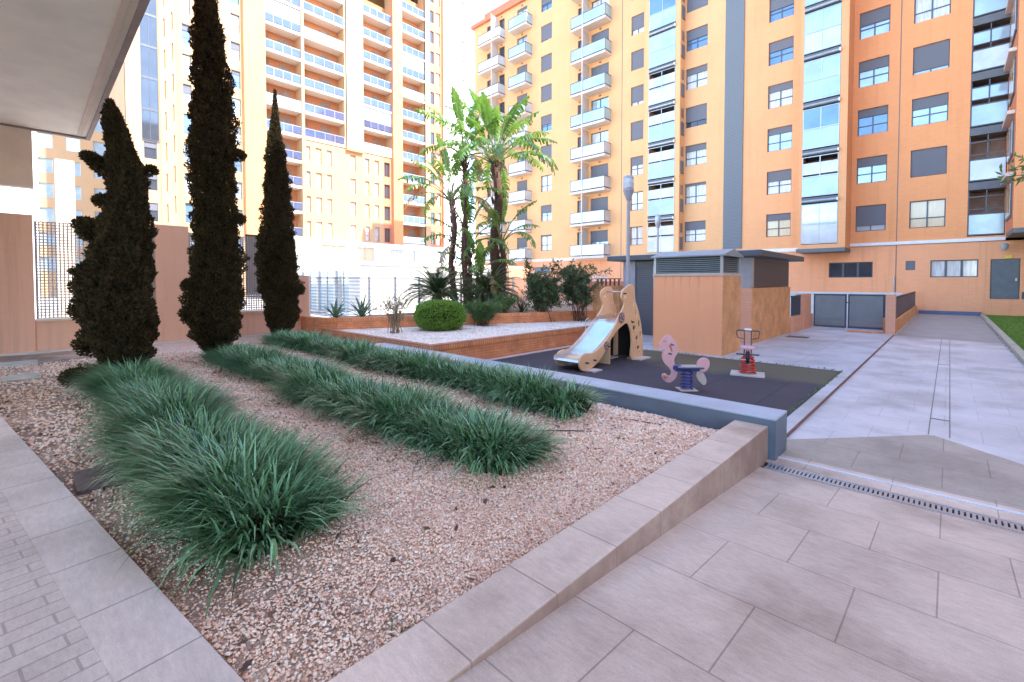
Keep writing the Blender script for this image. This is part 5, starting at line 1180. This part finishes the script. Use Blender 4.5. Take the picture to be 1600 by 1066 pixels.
# --- tree at right edge: crown partly in view
t = thing('courtyard_tree', 'slender tree at the right edge, only a few leafy sprays in view', 'tree', (2.6, 12, .05))
b = MB().tube([(2.6, 12, .05), (2.62, 12, 2), (2.5, 12, 3.4), (2.4, 12, 4.6)], [.09, .07, .05, .02], 8); part('trunk', b, 'bark', t)
P = []; D = []; br = MB()
for (tx, ty, tz) in ((.72, 11.9, 3.66), (.98, 12.0, 3.85), (1.05, 12.1, 3.6), (1.5, 11.6, 4.0), (2.0, 12.4, 4.4), (3.2, 11.5, 4.3), (2.6, 12.8, 4.8), (3.6, 12.2, 3.9), (2.2, 11.2, 4.6)):
    s0 = np.array((2.5, 12, 3.3)); e0_ = np.array((tx, ty, tz)); br.tube([s0, (s0+e0_)/2+(0, 0, .15), e0_], [.02, .012, .005], 5, False)
    m = 46; f = .78+.25*rng.random(m); c = s0+(e0_-s0)*f[:, None]+rng.normal(0, .07, (m, 3)); P.append(c); D.append(unit(rng.normal(0, .6, (m, 3))+np.array((-.3, 0, .2))))
P = np.concatenate(P); D = np.concatenate(D); V, F = leaf_quads(P, D, .10+rng.random(len(P))*.08, .035+rng.random(len(P))*.02)
o = link('crown', fast_mesh('crown', V, F, ORG[t.name]), 'shrub', t); sub(o, 'branches', br, 'bark')
# weeds along joints and small seedling at the gravel corner
def weeds(name, pts, n, s, label):
    V = []; F = []
    for (x0, y0, z0), (x1, y1, z1) in pts:
        for i in range(n):
            f = random.random(); p = np.array((x0+(x1-x0)*f+random.gauss(0, .02), y0+(y1-y0)*f+random.gauss(0, .02), z0)); a = random.uniform(0, 2*pi); d = np.array((cos(a)*.6, sin(a)*.6, .8))*s*random.uniform(.4, 1.2); w = np.array((-sin(a), cos(a), 0))*s*.16; b0 = len(V)
            V += [p-w*.4, p+w*.4, p+d*.6+w, p+d]; F.append((b0, b0+1, b0+2, b0+3))
    o = link(name, fast_mesh(name, V, F), 'shrub'); o['kind'] = 'stuff'; o['label'] = label
weeds('weeds', [((-7.5, 11.03, .04), (-1.6, 11.05, .04)), ((-1.56, 5.5, .04), (-1.5, 11, .04)), ((1.19, 9, 0), (1.19, 34, 0))], 260, .05, 'small weeds in the joints of the paving')
weeds('seedlings', [((-1.95, .62, .3), (-1.85, .68, .3)), ((-1.7, 1.0, .3), (-1.66, 1.1, .3)), ((-2.1, .56, .3), (-2.0, .58, .3))], 16, .045, 'tiny green seedlings at the gravel corner')
# loose twigs
for (a, b2, l) in (((-3.0, 3.45, .31), (-2.45, 3.9, .312), 'thin dark stick lying on the gravel behind the middle grass row'), ((-2.75, 4.35, .29), (-2.2, 4.62, .28), 'thin dark stick lying near the steel edging')):
    single('stick', MB().tube([a, ((a[0]+b2[0])/2, (a[1]+b2[1])/2+.02, a[2]+.008), b2], .006, 5), 'bark', l, 'stick')

# ================================================================== SKY, SUN, CAMERA
W_ = bpy.data.worlds.new('World'); sc.world = W_; W_.use_nodes = True; nt = W_.node_tree; nt.nodes.clear()
out = nt.nodes.new('ShaderNodeOutputWorld'); bg = nt.nodes.new('ShaderNodeBackground'); sky = nt.nodes.new('ShaderNodeTexSky')
sky.sky_type = 'NISHITA'; sky.sun_disc = False
SE, SA = radians(50), radians(78)      # elevation; azimuth from +Y towards +X
sky.sun_elevation = SE; sky.sun_rotation = SA; sky.dust_density = .3; sky.ozone_density = 1.3; sky.air_density = .9
nt.links.new(sky.outputs[0], bg.inputs[0]); bg.inputs[1].default_value = .15; nt.links.new(bg.outputs[0], out.inputs[0])
L = bpy.data.lights.new('sun', 'SUN'); L.energy = 2.0; L.angle = radians(.5); L.color = (1, .95, .86)
so = bpy.data.objects.new('sun', L); COL.objects.link(so)
from mathutils import Vector
dv = Vector((cos(SE)*sin(SA), cos(SE)*cos(SA), sin(SE))); so.rotation_euler = (-dv).to_track_quat('-Z', 'Y').to_euler(); so.location = (30, 10, 60)
# unseen wing added at the right, sized so its shadow covers the court
t = thing('shade_wing', 'unseen apartment wing added on the right to keep the court in shade', 'building', (22, 5, 0))
b = MB(); part('wall', MB().box(13, 26, -3, 31.3, 0, 36.5), 'cream', t)
cam = bpy.data.cameras.new('camera'); co = bpy.data.objects.new('camera', cam); COL.objects.link(co); sc.camera = co
cam.sensor_fit = 'HORIZONTAL'; cam.sensor_width = 36; cam.lens = 718/1600*36; cam.shift_y = -72/1600; cam.clip_end = 1500; cam.clip_start = .05
co.location = (0, 0, 1.8); co.rotation_euler = (radians(90-1.6), 0, AC)
sc.view_settings.view_transform = 'Standard'; sc.view_settings.look = 'None'; sc.view_settings.exposure = 2.82; sc.view_settings.gamma = 1
sc.render.resolution_x = 1024; sc.render.resolution_y = 682
sc.cycles.max_bounces = 8; sc.cycles.diffuse_bounces = 5; sc.cycles.glossy_bounces = 3; sc.cycles.transmission_bounces = 4; sc.cycles.use_denoising = True
